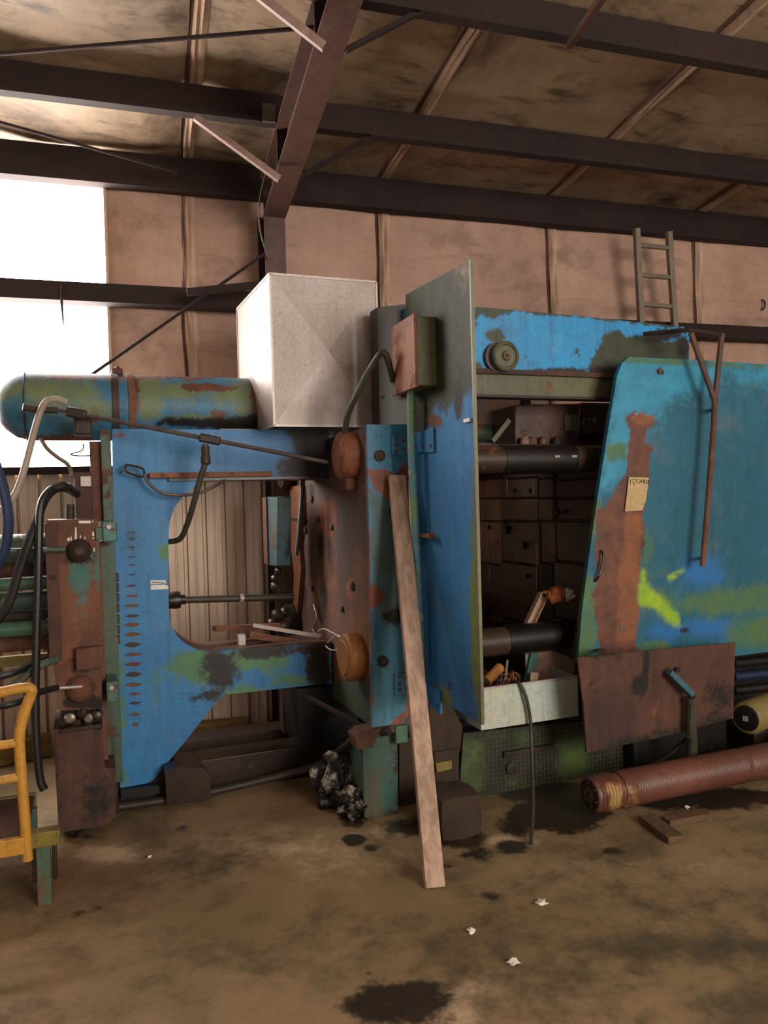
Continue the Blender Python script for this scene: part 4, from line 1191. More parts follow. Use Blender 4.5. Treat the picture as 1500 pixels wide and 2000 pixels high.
# ---- hanging rusty splash plate, pedestal and dark parts at the lower right
q0 = C0 + ray(1135, 1370) * (4.08 / ray(1135, 1370).dot(_F)); q1 = C0 + ray(1434, 1340) * (4.62 / ray(1434, 1340).dot(_F))
q0.z = q1.z = 0
sp = PL(q0, q1 - q0, Vector((-(q1 - q0).y, (q1 - q0).x, 0)))
spl = plate('splash_plate', sp, [(1128, 1284), (1250, 1272), (1436, 1255), (1432, 1403), (1290, 1440), (1146, 1470), (1140, 1380)], .012, 'rust_red', press, cell=.04, masks={'dark': [(circ(1248, 1340, 18, 22), .03), ([(1256, 1270), (1270, 1270), (1266, 1340), (1254, 1340)], .02), ([(1190, 1450), (1430, 1395), (1430, 1410), (1150, 1475)], .04), (circ(1400, 1360, 40, 40), .1, .6), (circ(1180, 1280, 40, 8), .03, .8)]})
for x in (1175, 1400):
    MB().bar(sp.hit(x, 1275) + Vector((0, .01, 0)), at(x, 1268, 3.74), .03, .012).build('hanger', 'black', press, parent=spl)
ped = 3.44
MB().tube([at(1348, 1505, ped), at(1352, 1460, ped), at(1350, 1420, ped), at(1352, 1380, ped), at(1348, 1362, ped)], .03, 10, 3).build('pedestal_stem', 'hose_olive', press)
MB().bar(at(1306, 1312, ped), at(1350, 1356, ped), .05, .035).build('pedestal_arm', 'terminal', press, bevel=.006)
mb = MB(); mb.cyl(at(1322, 1312, ped - .02), at(1322, 1304, ped - .02), .018); mb.build('pedestal_knob', 'oily', press)
mb = MB(); mb.box(2.98, 3.7, 3.72, 4.6, 0, .34); mb.build('bed_base', 'black', press, bevel=.01)
mb = MB(); mb.box(1.62, 2.96, 3.98, 5.4, .0, .42); mb.build('bed_base', 'oily', press, bevel=.01)
for i, y in enumerate((1292, 1318, 1345)):
    MB().cyl(at(1432, y + 4, 3.9), at(1680, y - 22, 3.9), .03, seg=12).build('floor_pipe', ('black', 'hose_blue', 'black')[i], press)
mb = MB(); mb.box(3.55, 5.4, 3.95, 5.4, 0, .95); mb.build('clamp_bed', 'black', press, bevel=.02)
mb = MB(); mb.box(3.25, 5.4, 4.05, 5.4, .95, 2.1); mb.build('clamp_housing', 'die', press, bevel=.03)

# ------------------------------------------------------------------ things on and around the press
# pressure tank lying on the side frame
TY, TR = 4.74, .192
tl, tr_ = at(-8, 796, TY), at(499, 798, TY)
tz = at(250, 797, TY).z
tank = thing('pressure_tank', 'long green and blue pressure cylinder lying on the side frame', 'tank', ((tl.x + tr_.x) / 2, TY, tz - TR))
Ltk = tr_.x - tl.x
prof = [(0.0, .02), (.012, .085), (.045, .13), (.10, .172), (.16, .189), (.2, TR), (Ltk * .5, TR), (Ltk - .05, TR), (Ltk - .012, TR * .97), (Ltk, TR * .9)]
pp = [prof[0]]
for a_, b_ in zip(prof, prof[1:]):
    k = max(1, int((b_[0] - a_[0]) / .04))
    for i in range(1, k + 1):
        pp.append((a_[0] + (b_[0] - a_[0]) * i / k, a_[1] + (b_[1] - a_[1]) * i / k))
tb = MB().lathe((tl.x, TY, tz), (1, 0, 0), pp, 64).build('tank_shell', 'tankpaint', tank)
tpn = YP(TY - TR * .8)
P = [((v.co.x + tank.location.x), (v.co.z + tank.location.z)) for v in tb.data.vertices]
put_masks(tb.data, P, {
    'green': [(circ(120, 770, 70, 36), .1), (circ(180, 800, 40, 24), .08), (circ(290, 770, 34, 50), .06), (circ(350, 768, 60, 14), .06), (circ(450, 776, 50, 22), .07), (circ(380, 818, 70, 10), .05), (circ(10, 765, 20, 20), .06), (circ(60, 770, 16, 26), .05, .9), (circ(480, 800, 30, 12), .05)],
    'rust': [([(0, 845), (180, 850), (180, 870), (0, 870)], .04, .9), (circ(400, 757, 60, 9), .04, .9), (circ(262, 770, 9, 50), .03), (circ(425, 812, 16, 10), .03, .9), (circ(240, 735, 200, 7), .03, .8), (circ(495, 790, 8, 50), .03, .8), (circ(170, 818, 30, 14), .05, .7), (circ(150, 755, 20, 5), .03, .7)],
    'dark': [([(310, 818), (400, 815), (505, 815), (505, 845), (300, 832)], .03, .9), (circ(495, 830, 20, 20), .04)]}, tpn.uv)
for px0 in (226, 258):
    xc = at(px0, 795, TY - .15).x
    MB().lathe((xc - .018, TY, tz), (1, 0, 0), [(0, TR + .001), (.0, TR + .010), (.036, TR + .010), (.036, TR + .001)], 48).build('tank_band', 'rust_dark' if px0 < 240 else 'rust', tank)
for px0 in (231,):
    xc = at(px0, 795, TY).x
    MB().box(xc - .03, xc + .03, TY - .05, TY + .05, tz + TR - .004, tz + TR + .032).build('band_lug', 'rust_red', tank, bevel=.006)
    for dy in (-.03, .03):
        MB().lathe((xc, TY + dy, tz + TR + .03), (0, 0, 1), [(0, .014), (.012, .014), (.015, .01)], 6).build('lug_bolt', 'rust_dark', tank)
MB().lathe((at(50, 795, TY).x, TY, tz), (1, 0, 0), [(0, TR * .99), (.004, TR + .003), (.008, TR + .0025)], 56).build('weld_seam', 'rust_dark', tank)

# white sheet metal box (duct hood) on the platen
HY = 4.22
hx = at(531, 680, HY)
bxr = at(738, 690, HY)
zb_, zt_ = at(632, 832, HY).z, at(632, 543, HY).z
a4 = math.radians(2.0)
ux = Vector((math.cos(a4), math.sin(a4) * .0, 0)).normalized(); uy = Vector((-math.sin(a4), math.cos(a4), 0))
Wd = bxr.x - hx.x; Dp = .84
hood = thing('sheet_metal_hood', 'white galvanised sheet metal box standing on top of the press', 'box', (hx.x + Wd / 2, 4.5, zb_))
def hpnt(s, t, z): return Vector((hx.x, HY, 0)) + ux * (s * Wd) + uy * (t * Dp) + ZV * (zb_ + z * (zt_ - zb_))
def xpanel(name, f, seed, dark=None):
    """cross-broken duct panel: four facets meeting at a raised centre"""
    rnd_ = random.Random(seed); N = 18; vs = []; 
    for j in range(N + 1):
        for i in range(N + 1):
            s_, t_ = i / N, j / N
            d = .04 * (1 - max(abs(2 * s_ - 1), abs(2 * t_ - 1)))
            vs.append(f(s_, t_, d))
    fs = []
    for j in range(N):
        for i in range(N):
            a_, b_, c_, e_ = j * (N + 1) + i, j * (N + 1) + i + 1, (j + 1) * (N + 1) + i + 1, (j + 1) * (N + 1) + i
            fs += [(a_, b_, c_), (a_, c_, e_)] if (i < N / 2) == (j < N / 2) else [(a_, b_, e_), (b_, c_, e_)]
    o = MB().add(vs, fs).build(name, 'galv', hood, smooth=False)
    if dark:
        put_masks(o.data, [((k % (N + 1)) / N, (k // (N + 1)) / N) for k in range(len(vs))], {'dark': dark}, lambda a, b: (a, b))
    return o
no = -uy
xpanel('front_panel', lambda s, t, d: hpnt(s, 0, t) + no * d, 1, [(circ(.1, .45, .25, .45), .3, .6), (circ(.4, .1, .45, .14), .15, .75), (circ(.72, .38, .08, .05), .08, .8), (circ(.45, .5, .3, .3), .4, .4)])  # shade at left, centre and bottom painted in; small oval is a smudge
xpanel('side_panel', lambda s, t, d: hpnt(0, s, t) - ux * d, 2)
xpanel('side_panel', lambda s, t, d: hpnt(1, s, t) + ux * d, 3)
xpanel('rear_panel', lambda s, t, d: hpnt(s, 1, t) + uy * d, 4)
xpanel('top_panel', lambda s, t, d: hpnt(s, t, 1) + ZV * d, 5)
for e in (((0, 0, 0), (0, 0, 1)), ((1, 0, 0), (1, 0, 1)), ((0, 0, 1), (1, 0, 1)), ((0, 0, 1), (0, 1, 1)), ((0, 1, 0), (0, 1, 1)), ((0, 0, 0), (1, 0, 0)), ((0, 0, 0), (0, 1, 0))):
    MB().bar(hpnt(*e[0]), hpnt(*e[1]), .012, .012).build('corner_seam', 'galv', hood, smooth=False)
# faint pencilled mark on the hood front (C8)
def stroke(root, pts, pl, d, wd, mat, name):
    m_ = MB()
    for p, q in zip(pts, pts[1:]):
        m_.bar(pl.hit(*p) - pl.n * d, pl.hit(*q) - pl.n * d, wd, .002, up=pl.n)
    return m_.build(name, mat, root, smooth=False)
hpl = PL(Vector((hx.x, HY, 0)), ux, uy)
for pts in ([(667, 714), (662, 717), (662, 723), (668, 726)], [(673, 714), (673, 726)], [(673, 720), (679, 714)], [(682, 715), (687, 718), (682, 721), (686, 726), (681, 725)]):
    stroke(hood, pts, hpl, .024, .005, 'hose_tan', 'pencil_mark')

# cable from the junction box to the tie bar nut
tag(MB().tube([dp.pt(.10, 2.29, -.118), at(750, 688, 3.62), at(722, 722, 3.70), at(698, 768, 3.76), at(680, 808, 3.84), at(674, 845, 3.9)], .017, 10).build('power_cable', 'hose_olive'),
    'thick olive cable curving from the orange junction box to the upper nut', 'cable')
# long grease pipe slanting across the frame, with clamp and drop hose
gp0, gp1 = at(112, 800, 4.30), at(640, 903, 4.10)
pipe = thing('grease_pipe', 'long slanted steel pipe with clamp crossing the blue frame below the tank', 'pipe', gp1)
MB().cyl(gp0, gp1, .012, seg=10).build('pipe', 'cable_steel', pipe)
def gpt(f): return gp0.lerp(gp1, f)
d_ = (gp1 - gp0).normalized()
MB().bar(gpt(.505), gpt(.585), .05, .045).build('pipe_clamp', 'oily', pipe, bevel=.008)
MB().tube([gpt(.0), gpt(0) + Vector((-.10, -.01, .0)), gpt(0) + Vector((-.16, -.02, .01))], .02, 10).build('end_fitting', 'rust_dark', pipe)
MB().bar(gpt(.03), gpt(.10), .045, .05).build('end_fitting', 'oily', pipe, bevel=.008)
MB().obox(at(162, 832, 4.40), (.045, 0, 0), (0, .04, 0), (0, 0, .05)).build('fitting_block', 'rust_dark', pipe, bevel=.01)
MB().lathe(at(401, 872, 4.2), (0, 0, -1), [(0, .022), (.05, .022), (.06, .026), (.09, .026), (.1, .018)], 10).build('hose_coupling', 'rust_dark', pipe)
MB().tube([at(401, 868, 4.20), at(400, 905, 4.20), at(391, 935, 4.22), at(379, 980, 4.26), at(367, 1020, 4.34), at(352, 1052, 4.44), at(329, 1058, 4.52)], .016, 10).build('drop_hose', 'hose_olive', pipe)
sl = thing('wire_sling', 'wire rope sling with rectangular shackle hanging on the blue frame', 'sling', at(260, 920, 4.42))
MB().tube([at(281, 927, 4.42), at(292, 945, 4.41), at(315, 962, 4.4), at(350, 967, 4.4), at(385, 964, 4.4), at(415, 952, 4.4), at(440, 938, 4.44)], .009, 8).build('wire_rope', 'cable_steel', sl)
m_ = MB(); Q = [(246, 909), (250, 908), (278, 915), (281, 927), (274, 931), (248, 922), (244, 916), (246, 909)]
m_.tube([at(x, y, 4.42) for x, y in Q], .006, 8, 3); m_.build('shackle', 'oily', sl)
MB().cyl(at(243, 919, 4.46), at(243, 919, 4.40), .008, seg=8).build('shackle_pin', 'oily', sl)

# ---- hoses on the left
def hose(pts, r, mat, name, label, group=None):
    return tag(MB().tube([at(*p) for p in pts], r, 10).build(name, mat), label, 'hose', group)
hose([(130, 786, 4.30), (108, 779, 4.28), (90, 785, 4.26), (78, 806, 4.24), (66, 845, 4.24), (52, 900, 4.24), (38, 945, 4.24), (22, 975, 4.24), (-30, 1030, 4.24)], .017, 'hose_grey', 'air_hose', 'pale grey hose bending down from the tank fitting', 'hoses at the left')
hose([(80, 858, 4.5), (92, 876, 4.44), (112, 893, 4.42), (130, 905, 4.42), (138, 918, 4.44), (140, 930, 4.44)], .011, 'hose_tan', 'air_hose', 'thin tan hose below the tank leading to the mounting block', 'hoses at the left')
hose([(-30, 860, 4.0), (-4, 920, 4.0), (10, 970, 4.0), (16, 1020, 4.0), (10, 1070, 4.02), (-10, 1110, 4.05)], .024, 'hose_blue', 'hydraulic_hose', 'dark blue hose at the left picture edge', 'hoses at the left')
hose([(150, 965, 4.40), (130, 953, 4.32), (108, 955, 4.28), (88, 975, 4.2), (72, 1015, 4.16), (55, 1060, 4.14), (38, 1110, 4.14), (20, 1170, 4.14), (0, 1205, 4.14), (-40, 1240, 4.14)], .023, 'rubber', 'hydraulic_hose', 'thick black hose curving down to the left edge', 'hoses at the left')
hose([(146, 962, 4.30), (128, 949, 4.22), (104, 954, 4.2), (86, 972, 4.16), (78, 1000, 4.14), (76, 1060, 4.12), (74, 1160, 4.12), (71, 1260, 4.12), (69, 1380, 4.12), (72, 1460, 4.12), (78, 1520, 4.12), (86, 1542, 4.12)], .020, 'rubber', 'hydraulic_hose', 'black hose hanging straight down beside the rusty column', 'hoses at the left')
hose([(-40, 1330, 4.1), (20, 1316, 4.12), (60, 1300, 4.2), (98, 1288, 4.3)], .018, 'rubber', 'hydraulic_hose', 'short black hose under the green oil pipe', 'hoses at the left')
hose([(-40, 1384, 3.9), (20, 1376, 3.9), (58, 1362, 3.98), (78, 1352, 4.05), (112, 1343, 4.12)], .016, 'rubber', 'hydraulic_hose', 'black hose passing behind the yellow cart handle', 'hoses at the left')
tag(MB().tube([at(163, 868, 4.4), at(160, 880, 4.38), at(138, 887, 4.36), at(150, 890, 4.36), at(176, 890, 4.38)], .004, 6).build('bent_wire', 'oily'), 'thin bent wire dangling under the tank end', 'wire')

# ---- yellow cart at the lower left
CY = 3.55
cart = thing('hand_cart', 'yellow tubular hand cart at the lower left corner', 'cart', ground(30, 1765))
cp = lambda x, y, Y=CY: at(x, y, Y)
CX = cp(54, 1682).x
zc = lambda y: cp(40, y).z
xo = lambda x, y: cp(x, y).x
CW = .62
pa = [(cp(62, 1346).x - .03, zc(1344)), (cp(62, 1346).x, zc(1350)), (cp(57, 1368).x, zc(1368)), (cp(46, 1398).x, zc(1398)), (cp(38, 1440).x, zc(1440)), (cp(41, 1500).x, zc(1500)), (cp(47, 1580).x, zc(1580)), (cp(54, 1682).x, zc(1682))]
MB().tube([(cp(62, 1346).x - .30, CY + .0, zc(1356)), (cp(62, 1346).x - .12, CY, zc(1348))] + [(x, CY, z) for x, z in pa], .022, 12).build('post', 'yellow', cart)
MB().tube([(cp(62, 1346).x - .30, CY, zc(1356)), (cp(62, 1346).x - CW, CY, zc(1362)), (cp(38, 1440).x - CW - .03, CY, zc(1440)), (cp(41, 1500).x - CW - .03, CY, zc(1500)), (cp(54, 1682).x - CW - .03, CY, zc(1700))], .022, 12).build('post', 'yellow', cart)
for y in (1450, 1518):
    x_ = cp(40, y).x
    MB().cyl((x_, CY, zc(y)), (x_ - CW - .02, CY, zc(y + 8)), .018, seg=10).build('rung', 'yellow', cart)
DZ = zc(1634)
MB().box(CX - CW - .04, CX + .005, CY - .02, CY + .012, DZ - .07, DZ).build('deck_rail', 'yellow', cart, bevel=.004)
MB().box(CX - CW - .04, CX + .005, CY + .50, CY + .53, DZ - .07, DZ).build('deck_rail', 'yellow_dull', cart, bevel=.004)
MB().box(CX + .005, CX + .13, CY - .01, CY + .06, DZ - .06, DZ + .005).build('deck_corner', 'yellow_dull', cart, bevel=.006)
MB().box(CX - CW - .03, CX, CY + .012, CY + .50, DZ - .02, DZ - .005).build('deck', 'rust_red', cart)
for i, (lx, ly) in enumerate(((CX + .06, CY + .02), (CX - CW, CY + .02), (CX - .02, CY + .48), (CX - CW, CY + .48))):
    MB().box(lx - .028, lx + .028, ly - .02, ly + .03, 0, DZ - .06).build('leg', 'greenish', cart, bevel=.004)
    if i == 0:
        for dx in (-.045, .035):
            MB().box(lx + dx, lx + dx + .018, ly - .01, ly + .03, .10, DZ - .05).build('leg_bracket', 'oily', cart, bevel=.004)
tag(MB().lathe(ground(25, 1598) + Vector((0, 0, .0)), (.2, -1, .3), [(0, .05), (.03, .07), (.06, .06), (.065, .03)], 16).build('metal_dish', 'chrome'), 'shiny metal dish lying on the floor behind the cart', 'dish')

# ---- plank leaning on the press
pb, pt_ = ground(849, 1733), at(775, 930, YF - .07)
pk = MB(); d = (pt_ - pb).normalized(); s_ = Vector((math.cos(.12), -math.sin(.12), 0)); s_ = (s_ - d * s_.dot(d)).normalized(); nn = d.cross(s_)
p0 = pb + d * .0
pk.obox((pb + pt_) / 2, (pt_ - pb) / 2, s_ * .044, nn * .019)
pk_o = tag(pk.build('timber_plank', 'plankwood', bevel=.003), 'weathered timber plank leaning against the blue press column', 'plank')

def lump(c, rx, ry, rz, seed, amp=.3, sub=3):
    bm = bmesh.new(); bmesh.ops.create_icosphere(bm, subdivisions=sub, radius=1)
    from mathutils import noise as mn
    for v in bm.verts:
        k = 1 + amp * mn.noise(v.co * 1.7 + Vector((seed, 0, 0))) * 2 + amp * .6 * mn.noise(v.co * 5 + Vector((seed, 3, 0)))
        v.co = Vector((v.co.x * rx * k, v.co.y * ry * k, v.co.z * rz * k)) + Vector(c)
    return bm
# ---- tray with scrap
ty0 = YF - .12
tA, tB_ = at(945, 1380, ty0), at(1129, 1365, ty0)
z0_, z1_ = at(1037, 1412, ty0).z, at(1037, 1333, ty0).z
tray = thing('scrap_tray', 'pale blue-white metal tray full of scrap below the die space', 'tray', ((tA.x + tB_.x) / 2, ty0 + .2, z0_))
tx0, tx1, ty1 = tA.x - .02, tB_.x, ty0 + .55
MB().box(tx0, tx1, ty0, ty0 + .006, z0_, z1_).build('front_wall', 'traywhite', tray, smooth=False)
MB().box(tx0, tx1, ty1 - .006, ty1, z0_, z0_ + .07).build('rear_wall', 'traywhite', tray, smooth=False)
MB().box(tx0, tx0 + .006, ty0 + .006, ty1 - .006, z0_, z1_).build('side_wall', 'traywhite', tray, smooth=False)
MB().box(tx1 - .006, tx1, ty0 + .006, ty1 - .006, z0_, z1_).build('side_wall', 'traywhite', tray, smooth=False)
MB().box(tx0 + .006, tx1 - .006, ty0 + .006, ty1 - .006, z0_, z0_ + .006).build('bottom', 'traywhite', tray, smooth=False)
MB().bar((tx0, ty0 + .003, z1_), (tx1, ty0 + .003, z1_), .014, .010).build('rim', 'galv', tray)
# scrap in the tray: each piece its own thing
zt2 = z0_ + .006
def scrap(o, label, cat): return tag(o, label, cat, 'scrap in the tray')
sx = lambda px, Y, z: Vector((at(px, 1340, Y).x, Y, z))
m_ = MB(); m_.hexa([sx(1030, 3.95, zt2 + .02), sx(1126, 3.78, zt2 + .02), sx(1126, 3.80, zt2 + .02), sx(1030, 3.97, zt2 + .02), sx(1026, 4.12, z1_ + .16), sx(1122, 3.98, z1_ + .02), sx(1122, 4.0, z1_ + .02), sx(1026, 4.14, z1_ + .16)])
scrap(m_.build('steel_offcut', 'die_light', smooth=False), 'large grey steel offcut leaning in the right half of the tray', 'offcut')
m_ = MB(); m_.bar(sx(1020, 3.82, zt2 + .05), sx(1044, 3.86, z1_ + .12), .05, .03)
scrap(m_.build('casting', 'teal_post', bevel=.008), 'dark green casting standing in the middle of the tray', 'casting')
m_ = MB(); m_.bar(sx(1036, 3.76, zt2 + .04), sx(1044, 3.77, z1_ + .03), .05, .012)
scrap(m_.build('metal_tab', 'die_light', smooth=False), 'pale metal tab sticking up behind the tray front', 'tab')
for i, (x0, y0, z0d, x1, y1, z1d, r, mt, lb) in enumerate((
        (946, 3.78, .10, 985, 3.84, .16, .012, 'chrome', 'shiny thin bar lying at the tray left end'),
        (960, 3.84, .12, 1010, 3.80, .11, .014, 'rust', 'rusty round bar lying across the tray'),
        (985, 3.90, .14, 992, 3.94, .30, .008, 'chrome', 'bright rod standing upright in the tray'),
        (950, 3.9, .2, 978, 3.95, .26, .03, 'gold', 'brass coloured lump at the back of the tray left end'),
        (990, 3.78, .1, 1018, 3.78, .12, .010, 'die_light', 'short grey bar just behind the tray rim'),
        (975, 3.76, .13, 990, 3.80, .13, .016, 'chrome', 'small chrome stub near the cable in the tray'),
        (955, 3.72, .13, 1012, 3.73, .12, .008, 'galv', 'thin pale strip along the tray rim'))):
    scrap(MB().cyl(sx(x0, y0, z0_ + z0d), sx(x1, y1, z0_ + z1d), r, seg=10).build('scrap_bar', mt), lb, 'bar')
rnd = random.Random(11)
for i, (x, Y, dz, r3, mt, nm, lb, ct) in enumerate((
        (952, 3.86, .07, (.07, .06, .05), 'oily', 'metal_lump', 'black oily lump under the brass lump in the tray', 'lump'),
        (972, 3.92, .10, (.09, .07, .07), 'rust_dark', 'metal_lump', 'dark rusty lump behind the copper swarf', 'lump'),
        (1000, 3.95, .12, (.10, .08, .08), 'oily', 'metal_lump', 'large oily lump at the back of the tray middle', 'lump'),
        (962, 3.74, .08, (.05, .04, .04), 'chrome', 'metal_lump', 'shiny crumpled piece at the front left of the tray', 'lump'),
        (1008, 3.80, .06, (.08, .06, .06), 'black', 'metal_lump', 'black lump beside the green casting', 'lump'),
        (948, 4.02, .13, (.09, .07, .09), 'rust', 'metal_lump', 'brown rusty lump at the far left tray corner', 'lump'))):
    p = sx(x, Y, z0_ + dz)
    scrap(finish(nm, lump(p, *r3, 40 + i * 7, .45), mt), lb, ct)
m_ = MB(); rnd = random.Random(3)
for k in range(5):
    c = sx(985 + k * 6, 3.74 + .01 * k, z1_ + .01)
    pts = [c + Vector((.03 * math.cos(t * .9 + k), .02 * math.sin(t * 1.3 + k), .035 * math.sin(t * .9 + k * 2))) for t in range(8)]
    m_.tube(pts, .003, 5, 4)
scrap(m_.build('swarf_curl', 'rust_orange'), 'tangle of copper wire swarf at the cable end', 'swarf')
tag(MB().tube([at(1000, 1332, ty0 + .05), at(1014, 1334, ty0 - .01), at(1026, 1358, ty0 - .03), at(1035, 1400, ty0 - .03), at(1038, 1450, ty0 - .05), at(1040, 1520, ty0 - .15), at(1041, 1580, ty0 - .3), ground(1037, 1652) + Vector((0, 0, .012))], .010, 10).build('drain_hose', 'hose_olive'),
    'thin olive hose hanging out of the tray to the floor', 'hose')
# angle iron with rag inside the die space
ai = at(1058, 1160, 4.0)
m_ = MB(); a_, b_ = at(1058, 1160, 4.12), at(1022, 1235, 4.12)
m_.bar(a_, b_, .05, .006, up=(0, 1, 0)); dd = (b_ - a_).normalized(); sd = dd.cross(Vector((0, 1, 0))).normalized()
m_.obox((a_ + b_) / 2 + sd * .025 + Vector((0, -.02, 0)), (b_ - a_) / 2, sd * .003, (0, .02, 0))
m_.obox((a_ + b_) / 2 - sd * .025 + Vector((0, -.02, 0)), (b_ - a_) / 2, sd * .003, (0, .02, 0))
tag(m_.build('angle_iron', 'die_light', smooth=False), 'pale steel channel propped above the lower tie bar', 'channel')
def tlump(name, c, r, seed, mat, label, cat, amp=.3, smooth=True, group=None):
    return tag(finish(name, lump(c, *r, seed, amp), mat, smooth=smooth), label, cat, group)
tlump('oily_rag', at(1085, 1162, 4.05), (.075, .05, .045), 3, 'rag', 'orange rag lying on the pale channel in the die space', 'rag')
tlump('paper_towel', at(1112, 1161, 4.03), (.032, .03, .035), 9, 'white', 'crumpled white paper beside the orange rag', 'paper', .4)

# ---- floor objects
tlump('foil_bundle', ground(680, 1590) + Vector((-.02, .14, .13)), (.14, .10, .15), 21, 'foil', 'crumpled shiny plastic bundle beside the teal post', 'bundle', .35)
tlump('foil_bundle', ground(700, 1600) + Vector((.0, .08, .07)), (.09, .08, .08), 27, 'foil', 'small crumpled shiny scrap at the foot of the teal post', 'bundle', .4)
g0 = ground(868, 1648); g1 = ground(948, 1640)
bm = bmesh.new(); bmesh.ops.create_cube(bm, size=1)
bmesh.ops.subdivide_edges(bm, edges=bm.edges[:], cuts=5, use_grid_fill=True)
from mathutils import noise as mnoise
cb = Vector(((g0.x + g1.x) / 2, g0.y + .12, .105))
for v in bm.verts:
    c = v.co.copy(); rr_ = c.length; c = c * (1 - .12 * max(0, rr_ - .6) / .26)
    c += Vector([mnoise.noise(v.co * 4 + Vector((i * 9, 0, 0))) * .035 for i in range(3)])
    v.co = cb + Vector((c.x * .23, c.y * .24, c.z * .22))
tag(finish('stone_block', bm, 'stone'), 'dark oil-soaked block on the floor behind the plank', 'block')
# rusty threaded barrel
BR = .096; BY = 3.22 + .09
bx0 = at(1152, 1585, BY).x; bx1 = at(1720, 1540, BY).x
zc_ = BR + .035
barrel = thing('screw_barrel', 'long rusty threaded steel barrel lying on timber blocks', 'barrel', ((bx0 + bx1) / 2, BY, zc_ - BR))
pr = [(0, BR * .86), (.008, BR * .92)]
t = .02
while t < .13: pr += [(t, BR * .93), (t + .006, BR), (t + .012, BR), (t + .018, BR * .93)]; t += .02
pr += [(t + .01, BR * .9), (t + .03, BR * .9)]; t += .03
Lb = bx1 - bx0
pr += [(t, BR * .98), (t + .07, BR * .98)]; t += .075
while t < 1.0: pr += [(t, BR * .955), (t + .006, BR * .99), (t + .010, BR * .99), (t + .016, BR * .955)]; t += .0165
pr += [(1.0, BR * .99), (1.02, BR * .93), (1.035, BR * .93), (1.05, BR * .99)]; t = 1.06
while t < Lb - .05: pr += [(t, BR * .955), (t + .006, BR * .99), (t + .010, BR * .99), (t + .016, BR * .955)]; t += .0165
pr += [(Lb, BR * .95)]
o = MB().lathe((bx0, BY, zc_), (1, 0, 0), pr, 36).build('threaded_tube', 'screwrust', barrel)
P = [(v.co.x + barrel.location.x, v.co.z + barrel.location.z) for v in o.data.vertices]
put_masks(o.data, P, {'tan': [([(1180, 1530), (1205, 1530), (1208, 1640), (1188, 1640)], .03, .9), ([(1212, 1530), (1240, 1530), (1244, 1640), (1215, 1640)], .02, .7)]}, YP(BY - BR * .5).uv)
MB().lathe((bx0 + .002, BY, zc_), (-1, 0, 0), [(0, BR * .82), (.004, BR * .8), (.004, BR * .45), (-.0, BR * .42), (-.0, BR * .2), (.008, BR * .16)], 28).build('end_disc', 'rust_dark', barrel)
for k in range(6):
    a = k * math.pi / 3 + .3
    MB().lathe((bx0 - .002, BY + math.cos(a) * BR * .62, zc_ + math.sin(a) * BR * .62), (-1, 0, 0), [(0, .010), (.004, .009)], 8).build('disc_hole', 'black', barrel)
for i, (x0, y0, x1, y1, lb) in enumerate(((1262, 1604, 1322, 1648, 'timber block under the rusty barrel pointing toward the camera'), (1300, 1612, 1382, 1596, 'timber block lying beside the first under the rusty barrel'))):
    p0 = ground(x0, y0); p1 = ground(x1, y1)
    p0.z = p1.z = .018
    tag(MB().bar(p0, p1, .09 if i == 0 else .07, .034).build('timber_block', 'blockwood', bevel=.004), lb, 'block', 'timber blocks')
# yellow motor
mc = at(1457, 1403, 3.62)
mot = thing('electric_motor', 'yellow electric motor with dark round fan cover at the right edge', 'motor', (mc.x + .2, 3.7, .0))
ax = Vector((.96, .28, 0)).normalized()
MB().lathe(mc, ax, [(0, .085), (.012, .10), (.03, .103), (.34, .103), (.36, .09)], 30).build('motor_body', 'motor_yellow', mot)
MB().lathe(mc - ax * .002, -ax, [(-.006, .082), (.0, .078), (.004, .05), (.006, .02)], 24).build('fan_cover', 'black', mot)
MB().obox(mc - ax * .008, ax * .004, Vector((-ax.y, ax.x, 0)) * .016, ZV * .016).build('shaft_plate', 'galv', mot)
MB().box(mc.x + .05, mc.x + .32, mc.y - .02, mc.y + .24, 0, mc.z - .09).build('motor_foot', 'oily', mot, bevel=.01)
MB().bar(mc + Vector((.1, -.10, -.14)), mc + Vector((.36, -.02, .0)), .03, .02).build('motor_brace', 'yellow_dull', mot)
# black hoses lying by the barrel
for i, (pts, r, lb) in enumerate((
        ([(1240, 1545), (1270, 1525), (1310, 1505), (1345, 1490), (1380, 1500), (1420, 1490), (1520, 1470)], .028, 'black hose lying on the floor behind the barrel'),
        ([(1225, 1520), (1262, 1500), (1300, 1480), (1330, 1455), (1345, 1440)], .014, 'thin dark hose rising to the pedestal stem'),
        ([(1262, 1550), (1290, 1530), (1330, 1520), (1370, 1515), (1440, 1500)], .02, 'black hose nearest the barrel on the floor'))):
    w3 = []
    for k, q in enumerate(pts):
        p = ground(*q) if i != 1 else at(q[0], q[1], 3.6 - .05 * k)
        if i != 1: p.z = r
        w3.append(p)
    tag(MB().tube(w3, r, 10).build('floor_hose', 'rubber'), lb, 'hose', 'hoses by the barrel')
MB  # boards on the lower arm of the frame
def board(p0, p1, wd, th, mat, name, label, cat='board', group=None, up=None):
    return tag(MB().bar(p0, p1, wd, th, up).build(name, mat, bevel=.002), label, cat, group)
board(at(418, 1228, 4.74), at(545, 1222, 4.86), .06, .03, 'boardwood', 'short_board', 'short brown board sticking out over the frame opening', group='boards on the lower arm')
board(at(490, 1240, 4.66), at(600, 1258, 4.66), .06, .035, 'boardwood', 'short_board', 'brown board lying slanted on the lower arm', group='boards on the lower arm')
board(at(495, 1221, 4.60), at(626, 1243, 4.55), .03, .022, 'galv', 'metal_strip', 'bright perforated metal strip lying on the lower arm', 'strip')
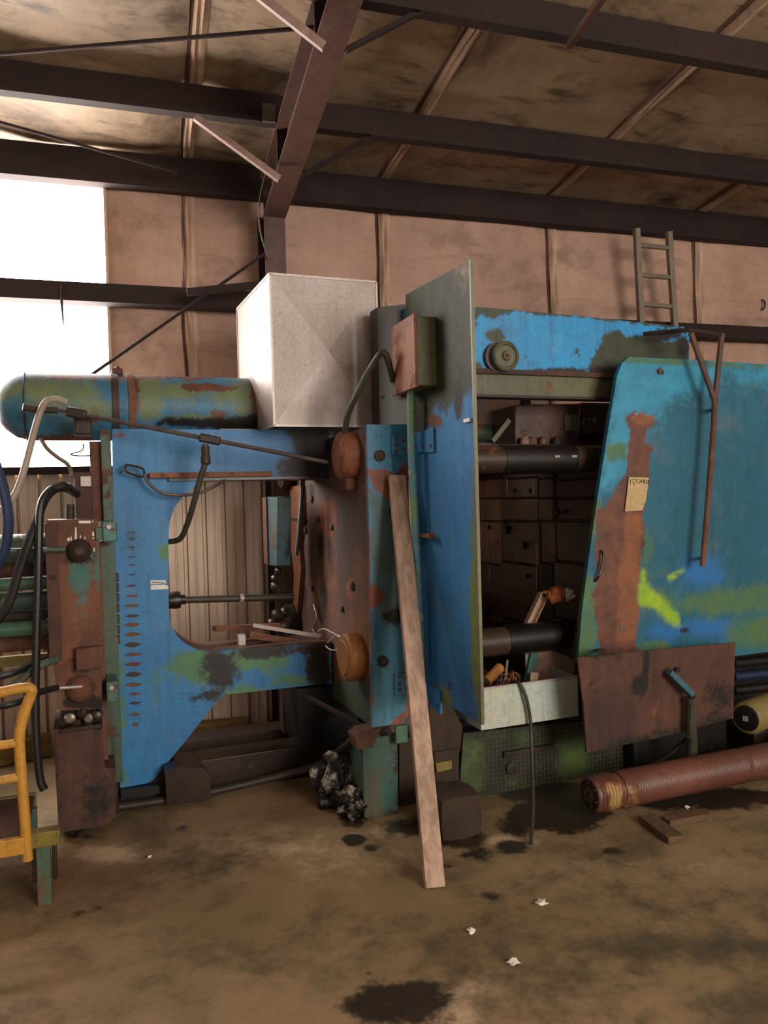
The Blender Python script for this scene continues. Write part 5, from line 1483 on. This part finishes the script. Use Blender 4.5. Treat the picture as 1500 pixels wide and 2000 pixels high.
mbx = MB(); mbx.pbox(466, 1240, 480, 1262, 4.62, .05); tag(mbx.build('bracket_clip', 'galv', bevel=.003), 'small pale metal bracket on the lower arm lip', 'bracket')
# pile of boards and pipes by the wall, seen under the frame
gb = lambda x, y, z: ground(x, y, z)
board(gb(380, 1424, .05), gb(486, 1415, .05), .12, .09, 'pilewood', 'wall_board', 'ochre board on the floor by the corrugated wall', group='boards by the wall')
for i, (y0, y1) in enumerate(((1448, 1418), (1440, 1424))):
    tag(MB().cyl(gb(355, y0, .04 + i * .03), gb(525, y1, .04 + i * .03), .012, seg=8).build('floor_conduit', 'galv'), ('front' if i == 0 else 'rear') + ' white pipe lying on the floor under the frame', 'pipe', 'pipes on the floor')
board(gb(-40, 1480, .08), gb(98, 1452, .08), .10, .14, 'pilewood', 'wall_board', 'dark ochre board by the wall behind the cart', group='boards by the wall')
# tag on the guard
tg = gp
pt_px = [(1226, 932), (1265, 933), (1259, 978), (1252, 997), (1218, 999), (1222, 965)]
tagp = thing('paper_tag', 'yellowed paper tag with scrawled writing stuck on the rusty guard', 'tag', gp.hit(1240, 998))
MB().pprism(gp, pt_px, -.012, -.008).build('paper', 'paper', tagp, smooth=False)
for pts in ([(1229, 936), (1228, 946)], [(1232, 937), (1237, 937)], [(1232, 942), (1235, 942), (1236, 948)], [(1238, 937), (1245, 937)], [(1241, 937), (1241, 944)], [(1246, 944), (1249, 937), (1251, 944)], [(1254, 936), (1254, 944)], [(1257, 937), (1254, 940), (1258, 944)], [(1260, 937), (1260, 944), (1263, 944), (1263, 937)]):
    stroke(tagp, pts, gp, .0135, .0035, 'ink', 'handwriting')
# paper scraps on the floor
for i, (x, y, r, lb) in enumerate(((1058, 1765, .022, 'rightmost of the three white paper scraps in front of the plank'), (920, 1822, .015, 'leftmost of the three white paper scraps in front of the plank'), (1003, 1882, .02, 'white paper scrap nearest the camera of the three before the plank'), (292, 1676, .008, 'tiny white paper scrap near the pale floor patch'), (1342, 1579, .012, 'tiny white chip beside the barrel'))):
    p = ground(x, y)
    bm = lump((p.x, p.y, .008), r, r * .8, .007, i * 3.3, .6, 2)
    tag(finish('paper_scrap', bm, 'white'), lb, 'paper', 'paper scraps on the floor')
